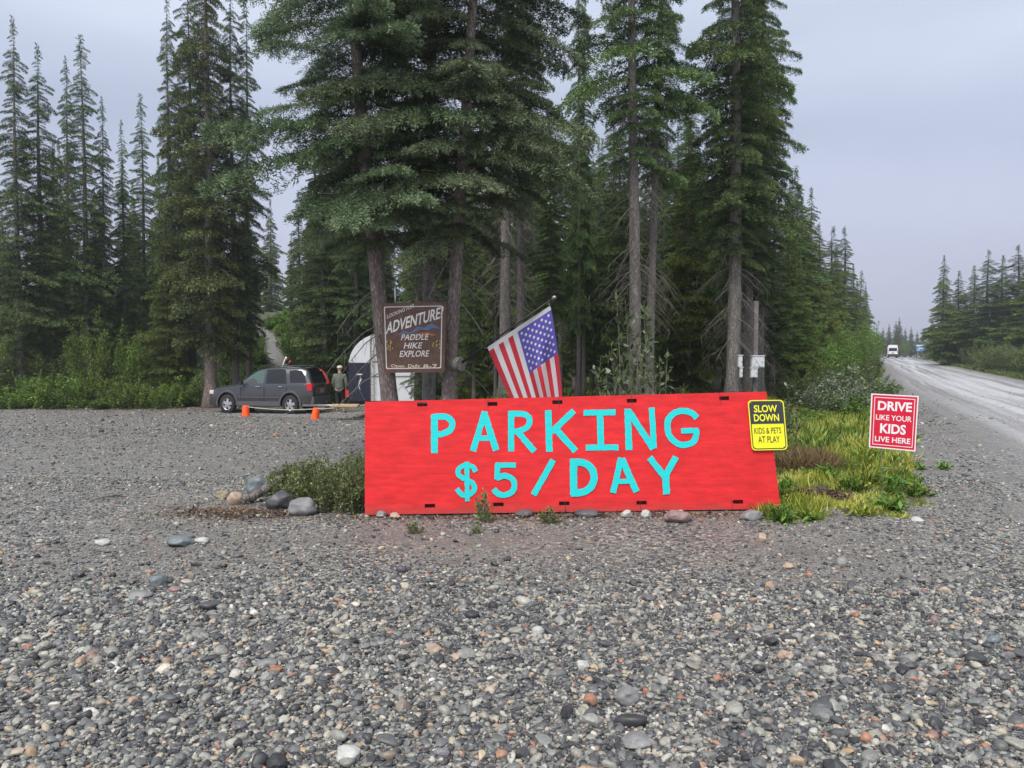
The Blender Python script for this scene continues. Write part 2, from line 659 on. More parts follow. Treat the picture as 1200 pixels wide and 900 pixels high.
ys = np.concatenate([np.arange(2, 60, .5), np.arange(60, 178, 1.5)])
road = strip("road", [(float(road_left(y)) + 3.95, float(y)) for y in ys], 7.4, 30, M['road'], .006)
tag(road, "wet grey gravel road with pale wheel tracks running off to the right", None, None, "structure")
pp = [at(346, 433, 38), at(338, 424, 42), at(326, 405, 48), at(312, 395, 56), at(300, 388, 63)]
cl = []
for i in range(len(pp) - 1):
    for k in range(10):
        s = k / 10
        cl.append((pp[i].x * (1 - s) + pp[i + 1].x * s, pp[i].y * (1 - s) + pp[i + 1].y * s))
path = strip("path", cl, .85, 8, M['ground'], .02)
tag(path, "narrow gravel path climbing the green slope behind the grey car", None, None, "structure")

# far hills in the mist
hv, hf = [], []
for i in range(60):
    x = -500 + i * 40
    top = 4 + 26 * math.exp(-((x - 560) / 120) ** 2) + 14 * math.exp(-((x - 900) / 200) ** 2) + 3 * math.sin(i)
    for j, (dy, f) in enumerate([(0, 0), (60, .5), (130, .9), (200, 1), (320, .3)]):
        hv.append((x, 1050 + dy, 1 + top * f if j else -2))
for i in range(59):
    for j in range(4):
        a = i * 5 + j
        hf.append((a, a + 5, a + 6, a + 1))
h = link_mesh("hills", np_mesh("hills", hv, hf, smooth_=True), flat("far_forest", (.035, .055, .04), .9, .3, scale=.05))
tag(h, "low wooded hill fading into mist beyond the road", None, None, "structure")

# ------------------------------------------------------------------ gravel: loose stones
def pebble(seed, flatness):
    rng = random.Random(seed)
    bm = bmesh.new()
    bmesh.ops.create_icosphere(bm, subdivisions=2, radius=1)
    planes = []
    for _ in range(rng.randint(4, 8)):
        d = Vector((rng.gauss(0, 1), rng.gauss(0, 1), rng.gauss(0, .8))).normalized()
        planes.append((d, rng.uniform(.48, .80)))
    for v in bm.verts:
        for d, k in planes:
            s = v.co.dot(d)
            if s > k:
                v.co -= d * (s - k) * .9
        v.co *= 1 + rng.uniform(-.03, .03)
        v.co.z *= flatness
    me = bpy.data.meshes.new("pebble")
    bm.to_mesh(me)
    bm.free()
    me.polygons.foreach_set("use_smooth", [rng.random() < .5] * len(me.polygons))
    me.materials.append(M['stone'])
    return me


def point_instances(name, P, ROT, SCL, IDX, proto_meshes):
    me = bpy.data.meshes.new(name)
    me.vertices.add(len(P))
    me.vertices.foreach_set("co", np.asarray(P, np.float32).ravel())
    for nm, arr in (("rot", ROT), ("scl", SCL)):
        a = me.attributes.new(nm, 'FLOAT_VECTOR', 'POINT')
        a.data.foreach_set("vector", np.asarray(arr, np.float32).ravel())
    a = me.attributes.new("pick", 'INT', 'POINT')
    a.data.foreach_set("value", np.asarray(IDX, np.int32))
    o = link_mesh(name, me)
    pc = bpy.data.collections.new(name + "_kinds")
    for i, pm in enumerate(proto_meshes):
        pc.objects.link(bpy.data.objects.new("pebble_kind", pm))
    ng = bpy.data.node_groups.new(name + "_scatter", 'GeometryNodeTree')
    ng.interface.new_socket("Geometry", in_out='INPUT', socket_type='NodeSocketGeometry')
    ng.interface.new_socket("Geometry", in_out='OUTPUT', socket_type='NodeSocketGeometry')
    N, L = ng.nodes, ng.links
    gi, go = N.new("NodeGroupInput"), N.new("NodeGroupOutput")
    ci = N.new("GeometryNodeCollectionInfo")
    ci.inputs["Collection"].default_value = pc
    ci.inputs["Separate Children"].default_value = True
    ci.inputs["Reset Children"].default_value = True
    ip = N.new("GeometryNodeInstanceOnPoints")
    ip.inputs["Pick Instance"].default_value = True

    def na(nm, ty):
        n = N.new("GeometryNodeInputNamedAttribute")
        n.data_type = ty
        n.inputs["Name"].default_value = nm
        return n.outputs["Attribute"]
    L.new(gi.outputs[0], ip.inputs["Points"])
    L.new(ci.outputs[0], ip.inputs["Instance"])
    L.new(na("pick", 'INT'), ip.inputs["Instance Index"])
    L.new(na("rot", 'FLOAT_VECTOR'), ip.inputs["Rotation"])
    L.new(na("scl", 'FLOAT_VECTOR'), ip.inputs["Scale"])
    L.new(ip.outputs[0], go.inputs[0])
    md = o.modifiers.new("scatter", 'NODES')
    md.node_group = ng
    return o


rg = np.random.default_rng(11)


def coarse(x, y):
    """how thickly loose stones lie"""
    n = (np.sin(x * 1.3 + .8 * np.sin(y * .9)) + np.sin(y * 1.7 + 1.1 * np.sin(x * .7 + 1)) + np.sin(x * .5 - y * 1.1)) / 3
    c = 1.0 - smooth(4.9, 7.2, y + .6 * n) * .55
    c *= 1 - .82 * np.exp(-(((x - .2) / 3.2) ** 2 + ((y - 6.7) / .7) ** 2))
    c *= 1 - .35 * smooth(.3, .9, n)
    return c


def sample_area(n, y0, y1, power=1.0):
    y = y0 + (y1 - y0) * rg.random(n) ** power
    w = .72 * y + .9
    x = (rg.random(n) * 2 - 1) * w
    keep = rg.random(n) < (w / (.72 * y1 + .9))
    return x[keep], y[keep]


xs, ysn, ss = [], [], []
for n, y0, y1, s0, sig in ((125000, 2.4, 5.4, .0092, .45), (140000, 5.0, 10.5, .0078, .42), (70000, 9.5, 22, .012, .40), (60000, 18, 36, .020, .40),
                           (4200, 2.4, 5.6, .020, .30), (1500, 5, 11, .018, .3), (260, 2.6, 6.5, .033, .25)):
    x, y = sample_area(n, y0, y1)
    k = rg.random(len(x)) < coarse(x, y)
    k &= veg_mask(x, y) < .5
    k &= ~((x > road_left(y) + .3) & (y > 11) & (rg.random(len(x)) < .9))
    x, y = x[k], y[k]
    xs.append(x)
    ysn.append(y)
    ss.append(s0 * np.exp(rg.normal(0, sig, len(x))))
X, Y, S = np.concatenate(xs), np.concatenate(ysn), np.concatenate(ss)
Z = ground(X, Y) + S * .28
n = len(X)
ROT = np.stack([rg.normal(0, .3, n), rg.normal(0, .3, n), rg.random(n) * 2 * PI], 1)
SC = np.stack([S * rg.uniform(.85, 1.5, n), S * rg.uniform(.75, 1.15, n), S * rg.uniform(.8, 1.1, n)], 1)
stones = point_instances("gravel", np.stack([X, Y, Z], 1), ROT, SC, rg.integers(0, 8, n),
                         [pebble(i, [.55, .7, .8, .5, .65, .75, .6, .85][i]) for i in range(8)])
tag(stones, "loose mixed grey pebbles lying over the whole lot", None, None, "stuff")


# ------------------------------------------------------------------ foliage cards
def cards(B, D, Ln, Wd, rng, roll=None):
    """diamond leaves: base, direction, length, width"""
    n = len(B)
    D = D / np.maximum(np.linalg.norm(D, axis=1, keepdims=True), 1e-6)
    rv = rng.normal(size=(n, 3)) if roll is None else roll
    S = np.cross(D, rv)
    S = S / np.maximum(np.linalg.norm(S, axis=1, keepdims=True), 1e-6)
    Ln, Wd = Ln.reshape(-1, 1), Wd.reshape(-1, 1)
    V = np.stack([B, B + D * Ln * .45 + S * Wd * .5, B + D * Ln, B + D * Ln * .45 - S * Wd * .5], 1)
    return V.reshape(-1, 3)


def card_faces(n):
    return np.arange(4 * n).reshape(-1, 4)


def bough_template(rng, L, ntw, per, clen, cwid, wide, droop, up=.10):
    """one spruce bough along +x of length L; returns verts (4N,3) and tint"""
    B, D, T = [], [], []
    for k in range(ntw):
        t = .10 + .90 * (k + rng.random()) / ntw
        side = 1 if k % 2 else -1
        p = np.array([L * t, 0, L * (up * t - droop * t * t)])
        l = L * wide * ((1 - t) ** .75 * .9 + .13) * rng.uniform(.65, 1.15)
        a = R(rng.uniform(38, 66)) * side
        d = np.array([math.cos(a), math.sin(a), up - 2 * droop * t * .6])
        s = rng.random(per)[:, None]
        if clen < .15:
            # needles gather in tufts along the twig
            nt = max(3, int(l / .11))
            s = (np.floor(s * nt) + .35 + .5 * rng.random((per, 1))) / nt + rng.normal(0, .10 / nt, (per, 1))
            s = np.clip(s, 0, 1.05)
        tw = p + d * s * l + np.array([0, 0, -1]) * (.32 * l) * s ** 2
        B.append(tw + rng.normal(0, 1, (per, 3)) * np.array([.02, .02, .055 * min(1.0, clen / .14)]) - np.array([0, 0, .5]) * clen * rng.random((per, 1)))
        D.append(d * .75 + rng.normal(0, .62, (per, 3)) + np.array([0, 0, .05]))
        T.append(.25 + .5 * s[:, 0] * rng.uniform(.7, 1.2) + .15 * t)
    m = ntw * per // 6
    t = rng.random((m, 1))
    B.append(np.concatenate([L * t, 0 * t, L * (up * t - droop * t * t)], 1) + rng.normal(0, .02, (m, 3)))
    D.append(np.array([1, 0, .2]) + rng.normal(0, .6, (m, 3)))
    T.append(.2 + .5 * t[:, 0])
    B, D, T = np.concatenate(B), np.concatenate(D), np.concatenate(T)
    n = len(B)
    V = cards(B, D, clen * rng.uniform(.6, 1.3, n), cwid * rng.uniform(.7, 1.3, n), rng)
    return V, np.repeat(T, 4)


def rotz(a):
    c, s = math.cos(a), math.sin(a)
    return np.array([[c, -s, 0], [s, c, 0], [0, 0, 1]])


def roty(a):
    c, s = math.cos(a), math.sin(a)
    return np.array([[c, 0, s], [0, 1, 0], [-s, 0, c]])


def trunk_mesh(rng, H, r0, wig=.0, limbs=(), sides=12, flare=1.35):
    m = MB()
    P, r = [], []
    K = 22
    ph = rng.random() * 6
    for i in range(K + 1):
        t = i / K
        z = H * t - .35 * (1 if i == 0 else 0)
        P.append((wig * math.sin(ph + t * 5) * t, wig * math.cos(ph * 2 + t * 4) * t, z))
        r.append(max(r0 * (1 - t) ** .85 * (1 + (flare - 1) * math.exp(-z / .35)), .012) * (1 + rng.uniform(-.05, .05)))
    m.tube(P, r, sides)
    for (p, q, rr) in limbs:
        m.tube([p, q], [rr, rr * .3], 4, cap=False)
    return m


def spruce_variant(name, seed, H, Rad, cb, nb, mat, tp, r0=None, shape=1.0, sag=-.15, gaps=0.0, dead=0, bark='bark', wig=.05, lean_side=None):
    """a spruce as Empty > trunk, crown (and dead_branches)"""
    rng = np.random.default_rng(seed)
    temps = [bough_template(rng, 1.8, *tp) for _ in range(4)]
    r0 = r0 or H * .0135
    VV, TT, limbs = [], [], []
    az = 0
    for i in range(nb):
        f = (i + rng.random()) / nb
        hf = cb + (1 - cb) * f ** 1.05
        z = H * hf
        q = (hf - cb) / (1 - cb)
        prof = (1 - q) ** shape * (.62 + .38 * min(1, q / .18)) + .035
        lump = 1 + .22 * math.sin(z * 2.3 + seed) + .13 * math.sin(z * 5.1 + seed * 2)
        L = Rad * prof * lump * rng.uniform(.5, 1.12)
        az += 2.399 + rng.normal(0, .4)
        if gaps and rng.random() < gaps * (1 - q):
            continue
        if lean_side is not None:
            L *= 1 + .35 * math.cos(az - lean_side)
        pitch = R(sag * 60 * (1 - q) - 26 * q * q * q + rng.normal(0, 7)) * -1
        M3 = rotz(az) @ roty(pitch)
        V, T = temps[rng.integers(4)]
        s = L / 1.8
        s3 = np.array([s, s * rng.uniform(.8, 1.2), s])
        if s < .55:
            s3 = np.array([s, s * 1.1, s * 1.15])
        VV.append((V * s3) @ M3.T + np.array([0, 0, z]))
        bt = rng.uniform(-.22, .25)
        TT.append(np.clip(T + bt, 0, 1))
        if L > .35:
            tip = M3 @ np.array([L * .75, 0, L * (.10 * .75 - .12 * .5)])
            limbs.append(((0, 0, z), (tip[0], tip[1], tip[2] + z), max(.008, r0 * .12 * (1 - q))))
    # leader tuft
    m = 60
    B = np.stack([rng.normal(0, .03, m), rng.normal(0, .03, m), H * (1 - .05 * rng.random(m))], 1)
    V = cards(B, rng.normal(0, .5, (m, 3)) + np.array([0, 0, .8]), np.full(m, .16), np.full(m, .035), rng)
    VV.append(V)
    TT.append(np.full(len(V), .6))
    V, T = np.concatenate(VV), np.concatenate(TT)
    root = empty(name)
    tr = trunk_mesh(rng, H * .985, r0, wig, limbs).build("trunk", M[bark], root)
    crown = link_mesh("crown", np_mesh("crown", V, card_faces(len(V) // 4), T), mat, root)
    if dead:
        d = MB()
        for i in range(dead):
            z = H * rng.uniform(cb * .42, cb * 1.25)
            a = rng.random() * 2 * PI
            l = rng.uniform(.35, 1.0) * min(1.2, Rad * .7)
            dx_, dy_ = math.cos(a), math.sin(a)
            P = [Vector((dx_ * l * s_, dy_ * l * s_, z - l * .75 * s_ ** 1.5)) for s_ in (0, .35, .7, 1)]
            d.tube(P, [.012, .009, .006, .003], 3, cap=False)
            for k in range(5):
                s_ = rng.uniform(.3, 1)
                p = Vector((dx_ * l * s_, dy_ * l * s_, z - l * .75 * s_ ** 1.5))
                d.tube([p, p + Vector((rng.normal(0, .12), rng.normal(0, .12), -rng.uniform(.1, .3)))], [.005, .002], 3, cap=False)
        d.build("dead_branches", M['dead'], root)
    return root


# tp = (twigs, cards per twig, card length, card width, width, droop)
NEARTP = (44, 72, .056, .0125, .46, .22)
BIGTP = (30, 40, .088, .024, .50, .24)
MIDTP = (22, 26, .13, .040, .58, .26)
PROTO = {}


def park(o):
    return o


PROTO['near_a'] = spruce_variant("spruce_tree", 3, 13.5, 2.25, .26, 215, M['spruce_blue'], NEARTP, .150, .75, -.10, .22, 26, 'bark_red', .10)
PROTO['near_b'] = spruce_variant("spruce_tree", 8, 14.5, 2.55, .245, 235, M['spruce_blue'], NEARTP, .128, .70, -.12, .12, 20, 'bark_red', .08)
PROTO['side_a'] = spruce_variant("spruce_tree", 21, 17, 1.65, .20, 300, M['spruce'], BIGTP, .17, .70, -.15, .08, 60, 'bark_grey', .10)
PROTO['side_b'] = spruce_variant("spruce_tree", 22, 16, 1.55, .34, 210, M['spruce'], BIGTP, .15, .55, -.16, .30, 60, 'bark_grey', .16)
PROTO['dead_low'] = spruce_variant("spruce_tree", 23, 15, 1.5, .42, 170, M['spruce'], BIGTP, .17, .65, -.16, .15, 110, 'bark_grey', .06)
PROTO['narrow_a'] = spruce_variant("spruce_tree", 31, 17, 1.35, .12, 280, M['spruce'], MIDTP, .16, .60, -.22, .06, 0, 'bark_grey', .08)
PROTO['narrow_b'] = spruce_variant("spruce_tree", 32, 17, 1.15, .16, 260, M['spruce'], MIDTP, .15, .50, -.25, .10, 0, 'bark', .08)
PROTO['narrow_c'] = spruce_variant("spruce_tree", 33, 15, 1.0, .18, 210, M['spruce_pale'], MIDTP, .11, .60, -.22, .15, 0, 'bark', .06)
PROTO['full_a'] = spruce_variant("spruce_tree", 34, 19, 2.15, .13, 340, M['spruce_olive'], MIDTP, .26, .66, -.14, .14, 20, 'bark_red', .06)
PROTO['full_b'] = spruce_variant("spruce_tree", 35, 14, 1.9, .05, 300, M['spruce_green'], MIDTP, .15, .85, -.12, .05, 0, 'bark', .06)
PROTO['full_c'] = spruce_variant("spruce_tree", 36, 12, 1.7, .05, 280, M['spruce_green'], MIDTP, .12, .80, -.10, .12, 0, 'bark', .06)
USED = set()


def tree(kind, px, Y, H, label, group=None, rad=1.0, lean=0, rz=None, leany=0, X=None, cat="tree"):
    p = PROTO[kind]
    if kind in USED:
        o = copy_tree(p)
    else:
        o = p
        USED.add(kind)
    x = (px - 600) / 900 * Y if X is None else X
    H0 = {'near_a': 13.5, 'near_b': 14.5, 'side_a': 17, 'side_b': 16, 'dead_low': 15, 'narrow_a': 17, 'narrow_b': 17,
          'narrow_c': 15, 'full_a': 19, 'full_b': 14, 'full_c': 12}[kind]
    o.location = (x, Y, gz(x, Y) - .03)
    o.rotation_euler = (R(leany), R(lean), rz if rz is not None else (px * 1.7 + Y * 2.3) % 6.28)
    if lean or leany:
        # turn first about the trunk, then lean
        o.rotation_euler = (Matrix.Rotation(R(lean), 3, 'Y') @ Matrix.Rotation(R(leany), 3, 'X') @
                            Matrix.Rotation(rz or 0, 3, 'Z')).to_euler()
    s = H / H0
    o.scale = (s ** .5 * rad, s ** .5 * rad, s)
    for k in ("label", "category", "group"):
        if k in o:
            del o[k]
    tag(o, label, cat, group)
    return o


def Htop(py, Y, px):
    x = (px - 600) / 900 * Y
    return EYE + (418 - py) / 900 * Y - gz(x, Y)


# the trees that hold the wooden sign
tree('near_a', 463, 12.45, 13.5, "big left-leaning spruce with flaking bark behind the wooden sign's left edge", lean=-5.0, rz=.4)
tree('near_b', 521, 12.45, 14.5, "big right-leaning spruce carrying the flag pole bracket", lean=3.6, rz=2.2)
tree('side_b', 503, 14.6, 15, "grey straight trunk standing behind the brown wooden sign between the two leaning spruces")
tree('dead_low', 592, 19.5, 14.5, "grey spruce with hanging dead twigs rising behind the tilted flag", rad=1.0)
tree('dead_low', 610, 20.6, 13.5, "slimmer grey spruce just right of the dead-twigged trunk behind the flag", rad=.8, rz=2)
tree('side_b', 744, 17.5, 17, "tall bare spruce trunk behind the letters I and N of the red board", rad=1.0, rz=1)
tree('side_b', 761, 18.2, 16.5, "thin bare spruce right beside the taller bare trunk behind the red board", rad=.75, lean=.7, rz=4)
tree('side_a', 859, 19, 18.5, "thick grey spruce with full crown left of the white meter boxes", rad=1.0, rz=.5)
tree('side_a', 877, 20.5, 15, "mid spruce between the white meter boxes behind the red board", rad=.85, rz=3)
tree('dead_low', 890, 22, 14, "short grey trunk with dead twigs right behind the white meter boxes", rad=.8, rz=5)
tree('narrow_b', 678, 23, 14, "left of two pencil-thin spruces rising between the flag and the leafy saplings", rad=.5)
tree('narrow_b', 684, 23.4, 13, "right of two pencil-thin spruces rising between the flag and the leafy saplings", rad=.5)

# the stand left of the car
LEFT = [
    ('narrow_a', 24, 25, 36, 1.09, "tallest narrow spruce at the far left end of the stand"),
    ('narrow_a', 52, 56, 37, 1.24, "narrow dark spruce second from the left end of the stand"),
    ('narrow_b', 84, 72, 41, 0.83, "thin spruce tip showing between two taller ones at the far left"),
    ('narrow_b', 102, 47, 37.5, 1.24, "dark pointed spruce third of the tall ones from the left edge"),
    ('narrow_b', 125, 118, 38, 0.83, "lean spruce with a sparse straight stem left of the pale green ones"),
    ('narrow_c', 147, 145, 46, 1.0, "pale green slim spruce between two darker ones left of the olive spruce"),
    ('narrow_b', 170, 114, 42, 1.06, "slim dark spruce just left of the broad olive spruce group"),
    ('narrow_a', 203, -12, 37, .9, "tall spruce whose crown forms the left shoulder of the olive group"),
    ('full_a', 247, -120, 33.5, .95, "broad olive green spruce with thick reddish trunk left of the car front"),
    ('narrow_a', 226, -40, 38, 1.1, "tall dark spruce rising behind the broad olive one"),
    ('narrow_a', 276, -25, 35, .95, "dark spruce with its trunk just left of the car bonnet"),
    ('narrow_b', 292, 5, 37, 1.0, "dark spruce directly behind the front of the grey car"),
    ('full_c', 196, 250, 36, 1.0, "low leafy spruce filling the gap under the tall left ones"),
    ('full_b', 5, 235, 44, 1.2, "bushy spruce cut by the left edge of the photo"),
    ('full_c', 60, 262, 44, 1.1, "short bushy spruce under the tall pair on the far left"),
    ('full_b', 112, 250, 47, 1.1, "short full spruce behind the thin ones on the left"),
    ('full_b', 160, 235, 50, 1.1, "mid height full spruce deep in the left stand"),
    ('full_b', 218, 180, 48, 1.1, "full spruce deep behind the olive group"),
]
for kd, px, top, Y, rad, lb in LEFT:
    tree(kd, px, Y, Htop(top, Y, px), lb, "spruces of the stand left of the car", rad)

# forest fill: many similar trees, told apart only by the stretch of wood they stand in
rn = random.Random(5)
placed = []


def fill(px0, px1, Y0, Y1, n, tops, kinds, label, group, rad=(.8, 1.2), md=1.7):
    c = 0
    for _ in range(n * 30):
        if c >= n:
            break
        Y = rn.uniform(Y0, Y1)
        px = rn.uniform(px0, px1)
        x = (px - 600) / 900 * Y
        if x > road_left(Y) - 3.2 and x < road_left(Y) + 10:
            continue
        if abs(px - 310) < 34 and Y < 72 and Y > 34:
            continue
        if any((x - a) ** 2 + (Y - b) ** 2 < md * md for a, b in placed):
            continue
        placed.append((x, Y))
        top = tops(px) + rn.uniform(-28, 40)
        H = max(3.5, Htop(top, Y, px))
        tree(rn.choice(kinds), px, Y, H, label, group, rn.uniform(*rad) * (1.0 if H > 9 else .8))
        c += 1


fill(-60, 200, 42, 62, 20, lambda p: 285, ['full_b', 'full_c', 'narrow_c', 'narrow_a'],
     "dark spruce deep in the wood behind the tall left stand", "spruces deep in the left wood", (.9, 1.3))
fill(350, 480, 34, 60, 14, lambda p: 215, ['full_b', 'narrow_b', 'narrow_a', 'full_c'],
     "dark spruce in the wood behind the white trailer", "spruces behind the trailer", (.9, 1.3))
fill(200, 345, 60, 90, 12, lambda p: 235, ['full_b', 'narrow_a', 'full_c'],
     "spruce on the slope above the path behind the car", "spruces above the path", (1, 1.4))
fill(362, 432, 34, 48, 7, lambda p: 130 if p > 370 else 215, ['narrow_a', 'full_b', 'narrow_b'],
     "tall spruce in the wood between the path and the leaning trunk", "tall spruces between the path and the leaning trunk", (1.0, 1.4), 1.5)
fill(690, 850, 23, 34, 9, lambda p: 110, ['narrow_a', 'full_b', 'narrow_a'],
     "tall dark spruce standing between the bare trunks and the full spruce by the boxes", "tall spruces between the bare trunks and the boxes", (1.0, 1.3), 1.5)
fill(60, 200, 38, 46, 8, lambda p: 190, ['narrow_b', 'narrow_a', 'narrow_c', 'full_c'],
     "slim spruce filling a gap in the left stand", "slim spruces in the gaps of the left stand", (.8, 1.1), 1.2)
fill(640, 900, 24, 36, 22, lambda p: 175, ['narrow_a', 'narrow_b', 'side_b', 'full_b', 'narrow_c'],
     "spruce closing the gap behind the bare trunks and the board", "spruces closing the gap behind the bare trunks", (.9, 1.2), 1.3)
fill(480, 700, 20, 34, 12, lambda p: 190, ['dead_low', 'side_b', 'dead_low', 'narrow_b', 'side_b', 'full_c'],
     "dark spruce in the wood just behind the flag", "spruces behind the flag", (.8, 1.1), 1.9)
fill(480, 720, 34, 62, 22, lambda p: 170, ['full_b', 'full_c', 'narrow_a', 'narrow_b'],
     "dim spruce far back in the wood behind the flag", "spruces far behind the flag", (1, 1.4))
fill(700, 900, 21, 34, 12, lambda p: 200, ['dead_low', 'side_b', 'narrow_b', 'dead_low', 'full_c', 'side_b'],
     "dark spruce in the wood behind the right half of the red board", "spruces behind the right half of the board", (.8, 1.1), 1.9)
fill(700, 940, 34, 62, 22, lambda p: 205, ['full_b', 'full_c', 'narrow_a'],
     "dim spruce far back behind the right half of the red board", "spruces far behind the right half of the board", (1, 1.4))

# the row along the left side of the road
ROW = [('side_a', 905, 200, 24, 1.0, "full dark spruce standing right of the meter boxes"),
       ('narrow_a', 930, 196, 30, 1.25, "tall full spruce with its tip against the sky right of the big dark one"),
       ('full_b', 948, 222, 38, 1.1, "full spruce filling the gap right of the tallest roadside one"),
       ('full_b', 978, 292, 52, 1.15, "full spruce between the pointed tips of the roadside row"),
       ('full_c', 1003, 330, 80, 1.5, "yellowish full spruce near the far end of the row"),
       ('full_b', 925, 260, 29, 1.0, "full spruce right behind the big dark one beside the boxes"),
       ('full_b', 936, 300, 27, .9, "green bushy spruce at the foot of the roadside row"),
       ('narrow_a', 957, 262, 46, 1.7, "first of the pointed spruces stepping down along the road"),
       ('narrow_a', 974, 266, 56, 1.7, "pointed spruce in the middle of the row along the road"),
       ('narrow_a', 987, 266, 62, 1.7, "pointed spruce beside its twin where the roadside row steps down"),
       ('full_b', 968, 330, 44, 1.0, "lower bushy spruce in front of the roadside row"),
       ('full_b', 998, 310, 74, 1.2, "bushy spruce where the roadside row meets the paler trees"),
       ('narrow_c', 1008, 318, 88, 2.0, "slim pale spruce far along the roadside row"),
       ('full_b', 1013, 335, 104, 1.1, "last full spruce at the far end of the left roadside row"),
       ('full_b', 1104, 300, 92, 1.5, "tall dark spruce at the left end of the wood across the road"),
       ('full_b', 1122, 318, 96, 1.9, "dark full spruce next to the end one across the road"),
       ('full_b', 1139, 312, 90, 1.8, "middle spruce of the wood across the road"),
       ('narrow_a', 1156, 293, 86, 2.2, "pointed spruce tallest in the middle of the wood across the road"),
       ('full_b', 1173, 300, 88, 1.9, "full spruce right of the pointed one across the road"),
       ('narrow_a', 1190, 287, 84, 2.2, "high spruce near the right edge across the road"),
       ('full_b', 1206, 285, 80, 1.9, "spruce cut off by the right edge of the photo"),
       ('full_b', 1228, 290, 76, 1.2, "spruce just outside the right end of the wood across the road")]
for kd, px, top, Y, rad, lb in ROW[:-1]:
    tree(kd, px, Y, Htop(top, Y, px), lb, "spruces along the road", rad)
for i, (px, top, Y) in enumerate([(1034, 384, 215), (1041, 380, 225), (1049, 376, 210), (1053, 372, 220), (1060, 384, 230),
                                  (1067, 383, 235), (1074, 388, 225), (1081, 386, 240), (1112, 350, 150), (1130, 345, 140), (1165, 340, 130), (1190, 338, 120),
                                  (1027, 388, 190), (1092, 372, 200)]):
    tree(['narrow_a', 'full_b'][i % 2], px, Y, Htop(top, Y, px), "small distant spruce at the misty end of the road",
         "distant spruces at the end of the road", 1.5)


# ------------------------------------------------------------------ broadleaf shrubs and saplings
def shrub_variant(name, seed, H, Rr, stems, leaves, ll, lw, mat, spread=.5, cluster=.10, upright=.6, bark='dead', tint=(.1, .9), base=.12):
    rng = np.random.default_rng(seed)
    root = empty(name)
    st = MB()
    B, D, T = [], [], []
    per = leaves // stems
    for i in range(stems):
        a = rng.random() * 2 * PI
        r = Rr * math.sqrt(rng.random())
        hh = H * (1 - .45 * (r / Rr) ** 2) * rng.uniform(.6, 1.08)
        p0 = np.array([math.cos(a) * r * (1 - spread), math.sin(a) * r * (1 - spread), -.03])
        p1 = np.array([math.cos(a) * r, math.sin(a) * r, hh]) + rng.normal(0, .03, 3)
        bend = rng.normal(0, .06 * hh, 3)
        pts = [p0 + (p1 - p0) * s + bend * math.sin(s * PI) for s in (0, .33, .66, 1)]
        st.tube([Vector(p) for p in pts], [.012 * H ** .5, .009 * H ** .5, .006, .003], 4, cap=False)
        s = base + (1 - base) * rng.random((per, 1)) ** .8
        q = p0 + (p1 - p0) * s + bend * np.sin(s * PI)
        off = rng.normal(0, 1, (per, 3))
        B.append(q + off * cluster * (1.15 - s))
        D.append(off * .7 + np.array([0, 0, upright]) + rng.normal(0, .2, (per, 3)))
        T.append(np.clip(rng.uniform(*tint) * .45 + .55 * rng.random(per) ** 1.3, 0, 1))
    B, D, T = np.concatenate(B), np.concatenate(D), np.concatenate(T)
    n = len(B)
    V = cards(B, D, ll * rng.uniform(.55, 1.25, n), lw * rng.uniform(.7, 1.2, n), rng,
              roll=rng.normal(0, .5, (n, 3)) + np.array([0, 0, 1.0]))
    st.build("stems", M[bark], root)
    link_mesh("foliage", np_mesh("foliage", V, card_faces(n), np.repeat(T, 4)), M[mat] if isinstance(mat, str) else mat, root)
    return root


SHR = {}
SUSED = set()


def shrub(kind, x, y, label, group=None, s=1.0, sz=None, rz=0, cat="shrub"):
    p = SHR[kind]
    o = copy_tree(p) if kind in SUSED else p
    SUSED.add(kind)
    o.location = (x, y, gz(x, y) - .01)
    o.scale = (s, s, sz or s)
    o.rotation_euler = (0, 0, rz)
    for k in ("label", "category", "group"):
        if k in o:
            del o[k]
    return tag(o, label, cat, group)


def shrub_px(kind, px, py, *a, Y=None, **k):
    if Y is None:
        p = on_ground(px, py)
    else:
        p = Vector(((px - 600) / 900 * Y, Y, 0))
    return shrub(kind, p.x, p.y, *a, **k)


SHR['alder'] = shrub_variant("leafy_tree", 41, 7.0, 1.8, 26, 5200, .16, .09, 'alder', .8, .35, .2, 'bark_grey', base=.25)
SHR['verge'] = shrub_variant("leafy_shrub", 42, 1.5, 1.1, 34, 3400, .12, .06, 'alder', .4, .12, .3)
SHR['willow'] = shrub_variant("willow_shrub", 43, 2.4, 1.7, 60, 6500, .14, .05, 'willow', .5, .16, .5)
SHR['dense'] = shrub_variant("small_leaved_bush", 44, .50, .60, 170, 11000, .046, .022, 'bush', .3, .055, .25)
SHR['sapling'] = shrub_variant("poplar_sapling", 45, 1.9, .26, 5, 230, .13, .052, 'poplar', .5, .05, .45, 'dead', base=.2)
SHR['bright'] = shrub_variant("bright_shrub", 46, .9, .9, 40, 2600, .13, .07, 'bright', .4, .12, .3)
SHR['pale'] = shrub_variant("pale_leaved_bush", 47, 2.0, 1.1, 34, 2300, .12, .06, 'flowery', .5, .14, .4)
SHR['small'] = shrub_variant("small_plant", 48, .26, .12, 12, 260, .045, .022, 'bush', .6, .03, .4)
SHR['fern'] = shrub_variant("leafy_herb", 49, .5, .3, 22, 300, .16, .05, 'bright', .8, .03, .5)

